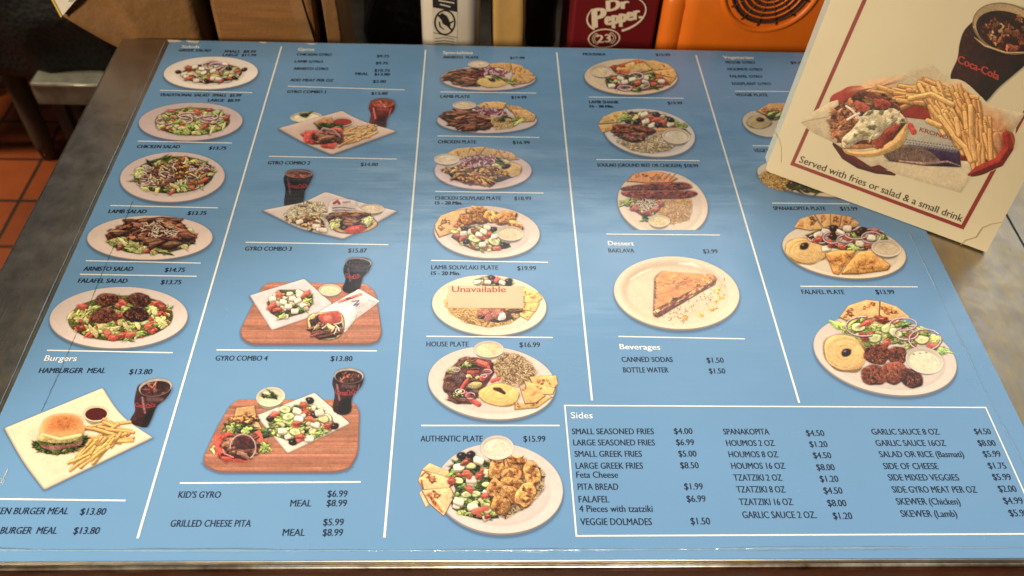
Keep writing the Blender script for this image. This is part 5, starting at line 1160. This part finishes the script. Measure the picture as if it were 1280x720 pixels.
p = Pic((995, 72, 1292, 262), 1336, 42, 2.2); p.asp = .8; ox, oy = 22, 36
def Q(*pts): return [(x + ox, y + oy) for x, y in pts]
p.L('basket'); p.shape(spline(Q((165, 215), (230, 150), (340, 122), (700, 160), (1000, 260), (1195, 385), (1185, 500), (1085, 595), (950, 635), (700, 610), (400, 585), (270, 530), (195, 440))), (138, 40, 30), sh=.25, nz=.06)
p.line(Q((195, 450), (250, 520), (330, 570), (430, 600), (530, 618)), [24, 36, 36, 34, 20], (84, 38, 32), contact=.2)
p.L('wax_paper')
for pts, c in [(Q((5, 330), (60, 280), (165, 215), (215, 200), (230, 330), (205, 450), (80, 390)), (198, 178, 140)), (Q((340, 125), (540, 70), (700, 2), (745, 2), (800, 50), (1040, 225), (1262, 278), (1195, 385), (900, 260), (560, 180)), (198, 178, 140)), (Q((195, 445), (400, 578), (445, 565), (530, 615), (700, 668), (905, 725), (955, 650), (990, 550), (600, 520), (300, 440)), (206, 186, 148))]:
    p.shape(rpoly(pts, 8), c, sh=.12, nz=.035, contact=.2, rnd=40)
p.line(Q((10, 328), (80, 310), (160, 296)), 5, (150, 132, 100), soft=3); p.blob(ox + 900, oy + 200, 140, 60, (214, 158, 100), 35, .3, contact=0, soft=24); p.blob(ox + 430, oy + 130, 120, 36, (196, 140, 96), -16, .3, contact=0, soft=20); p.blob(ox + 1110, oy + 380, 70, 110, (206, 140, 84), -20, .3, contact=0, soft=30); p.line(Q((655, 118), (690, 76)), 20, (196, 128, 72), soft=2)
p.L('wrapper'); p.shape(Q((590, 300), (760, 320), (900, 440), (905, 575), (480, 545), (470, 480)), (176, 166, 146), sh=.1, nz=.04)
p.shape(Q((480, 470), (620, 452), (900, 490), (905, 580), (700, 572), (500, 545)), (72, 52, 82), nz=.08, sh=.2); p.shape(spline(Q((470, 480), (560, 455), (650, 460), (740, 500), (790, 560), (650, 560), (500, 540))), (120, 92, 80), nz=.15, contact=0)
for r_ in range(3):
    for c_ in range(17): p.blob(ox + 600 + c_ * 17 + r_ * 4, oy + 425 + r_ * 15 + c_ * 2.5, 6, 4.5, (112, 110, 122), 0, .3, contact=0)
p.line(Q((620, 345), (640, 382)), 34, (176, 60, 44), nz=.15); p.line(Q((560, 545), (700, 560), (830, 548), (900, 572)), [8, 14, 10, 6], (158, 120, 104), soft=2, nz=.2)
l = Lines(); PXk = lambda x, y: (1000 + x / 4.5, 80 + y / 4.5)
for o in (0, .35): l.add(*text_verts('KRONOS', (PXk(670, 378)[0] + o, PXk(670, 378)[1]), (PXk(850, 432)[0] + o, PXk(850, 432)[1]), (1.4, -5.2), BD, NB * (.0004 + .00003 * o), 0))
kron = l
p.fries(Q((560, 170), (700, 140), (860, 130), (900, 230), (760, 230), (600, 210)), (170, 20, 60), 44, 25, (224, 160, 80), l=(.5, .85))
p.fries(Q((700, 220), (850, 240), (960, 440), (900, 450), (760, 300)), (90, 150, 46), 34, 27, (230, 166, 82), l=(.5, .85))
p.fries(Q((860, 170), (980, 250), (1060, 380), (1120, 490), (960, 530), (930, 380)), (36, 130, 50), 46, 26, (222, 154, 74), l=(.5, .9))
for P in [((960, 240), (965, 400), (985, 540)), ((790, 300), (850, 380), (900, 470)), ((880, 420), (930, 470), (960, 545)), ((720, 320), (790, 350)), ((880, 310), (895, 400)), ((620, 195), (740, 170), (860, 230))]:
    P = Q(*P); p.line(P, 30, (186, 122, 58), contact=.3); p.line([(a - 2, b - 3) for a, b in P], 24, (236, 176, 92), nz=.07, sh=.25)
for P in [((1080, 470), (1000, 560), (960, 600)), ]: pass
p.L('basket').line(Q((1160, 400), (1175, 470), (1120, 550), (1000, 600), (950, 622)), [46, 56, 60, 52, 14], (146, 40, 28), nz=.08, sh=.3)
p.L('gyro')
p.shape(spline(Q((240, 455), (300, 490), (430, 480), (520, 420), (600, 330), (600, 410), (560, 470), (440, 515), (330, 520), (255, 500))), (212, 164, 90), nz=.06, sh=.25, contact=.4)
p.bed(Q((165, 330), (190, 250), (280, 190), (340, 150), (460, 170), (560, 250), (600, 330), (520, 430), (400, 460), (250, 450), (180, 400)), (104, 56, 36))
dM = sd_poly(Q((160, 330), (190, 250), (290, 190), (345, 260), (260, 445), (190, 415)))
for _ in range(150):
    x, y = ox + p.r.uniform(155, 350), oy + p.r.uniform(185, 450)
    if dM(np.array([x]), np.array([y]))[0] < 0: p.blob(x, y, p.r.uniform(9, 24), p.r.uniform(7, 15), p.v(p.r.choice([(170, 104, 58), (142, 82, 48), (188, 128, 82), (120, 66, 42), (196, 120, 70)]), .1), p.r.uniform(-60, 60), .3, nz=.12, sh=.3, contact=.2, soft=1.6)
p.scatter(Q((300, 170), (460, 170), (580, 280), (500, 260), (380, 260)), 26, {'slice': 3, 'beef': 2}, 36); p.line(Q((350, 160), (440, 190), (530, 240), (590, 310)), [30, 30, 26, 16], (96, 52, 40), nz=.15)
p.blob(350 + ox, 240 + oy, 46, 26, (172, 74, 52), 25, .2, nz=.12, sh=.3); p.blob(460 + ox, 222 + oy, 50, 28, (164, 66, 48), 20, .2, nz=.12, sh=.3); p.at('shred', 40, (290 + ox, 270 + oy), (320 + ox, 290 + oy), (300 + ox, 295 + oy))
for x, y, a, b, r_ in [(480, 400, 66, 40, -36), (440, 440, 34, 40, 0), (520, 360, 50, 30, -36)]: p.blob(x + ox, y + oy, a, b, p.v((168, 66, 46)), r_, .12, nz=.12, sh=.35)
p.line(Q((250, 470), (340, 465), (420, 462)), [16, 30, 16], (150, 96, 54), nz=.15)
TZ = spline(Q((245, 470), (238, 420), (290, 370), (330, 320), (385, 262), (470, 262), (530, 250), (590, 300), (596, 330), (540, 335), (480, 370), (430, 420), (340, 430), (290, 465)))
p.shape(TZ, (196, 178, 140), nz=.10, sh=.3, contact=.45); dT = sd_poly(TZ)
for _ in range(60):
    x, y = ox + p.r.uniform(240, 600), oy + p.r.uniform(250, 465)
    if dT(np.array([x]), np.array([y]))[0] < -8: p.blob(x, y, p.r.uniform(8, 26), p.r.uniform(5, 14), p.v(p.r.choice([(228, 210, 172), (216, 198, 158), (150, 132, 96), (112, 106, 70)])), p.r.uniform(-60, 30), .4, nz=.08, soft=3, contact=.1)
onboard(p, 'gyro_picture', .00020, 'picture of a tzatziki gyro with fries in a paper lined red basket')
link('wrapper_lettering', kron.mesh(), print_mat('wrapper_red', BLUE, .34, False, (.26, .05, .04)), sb)
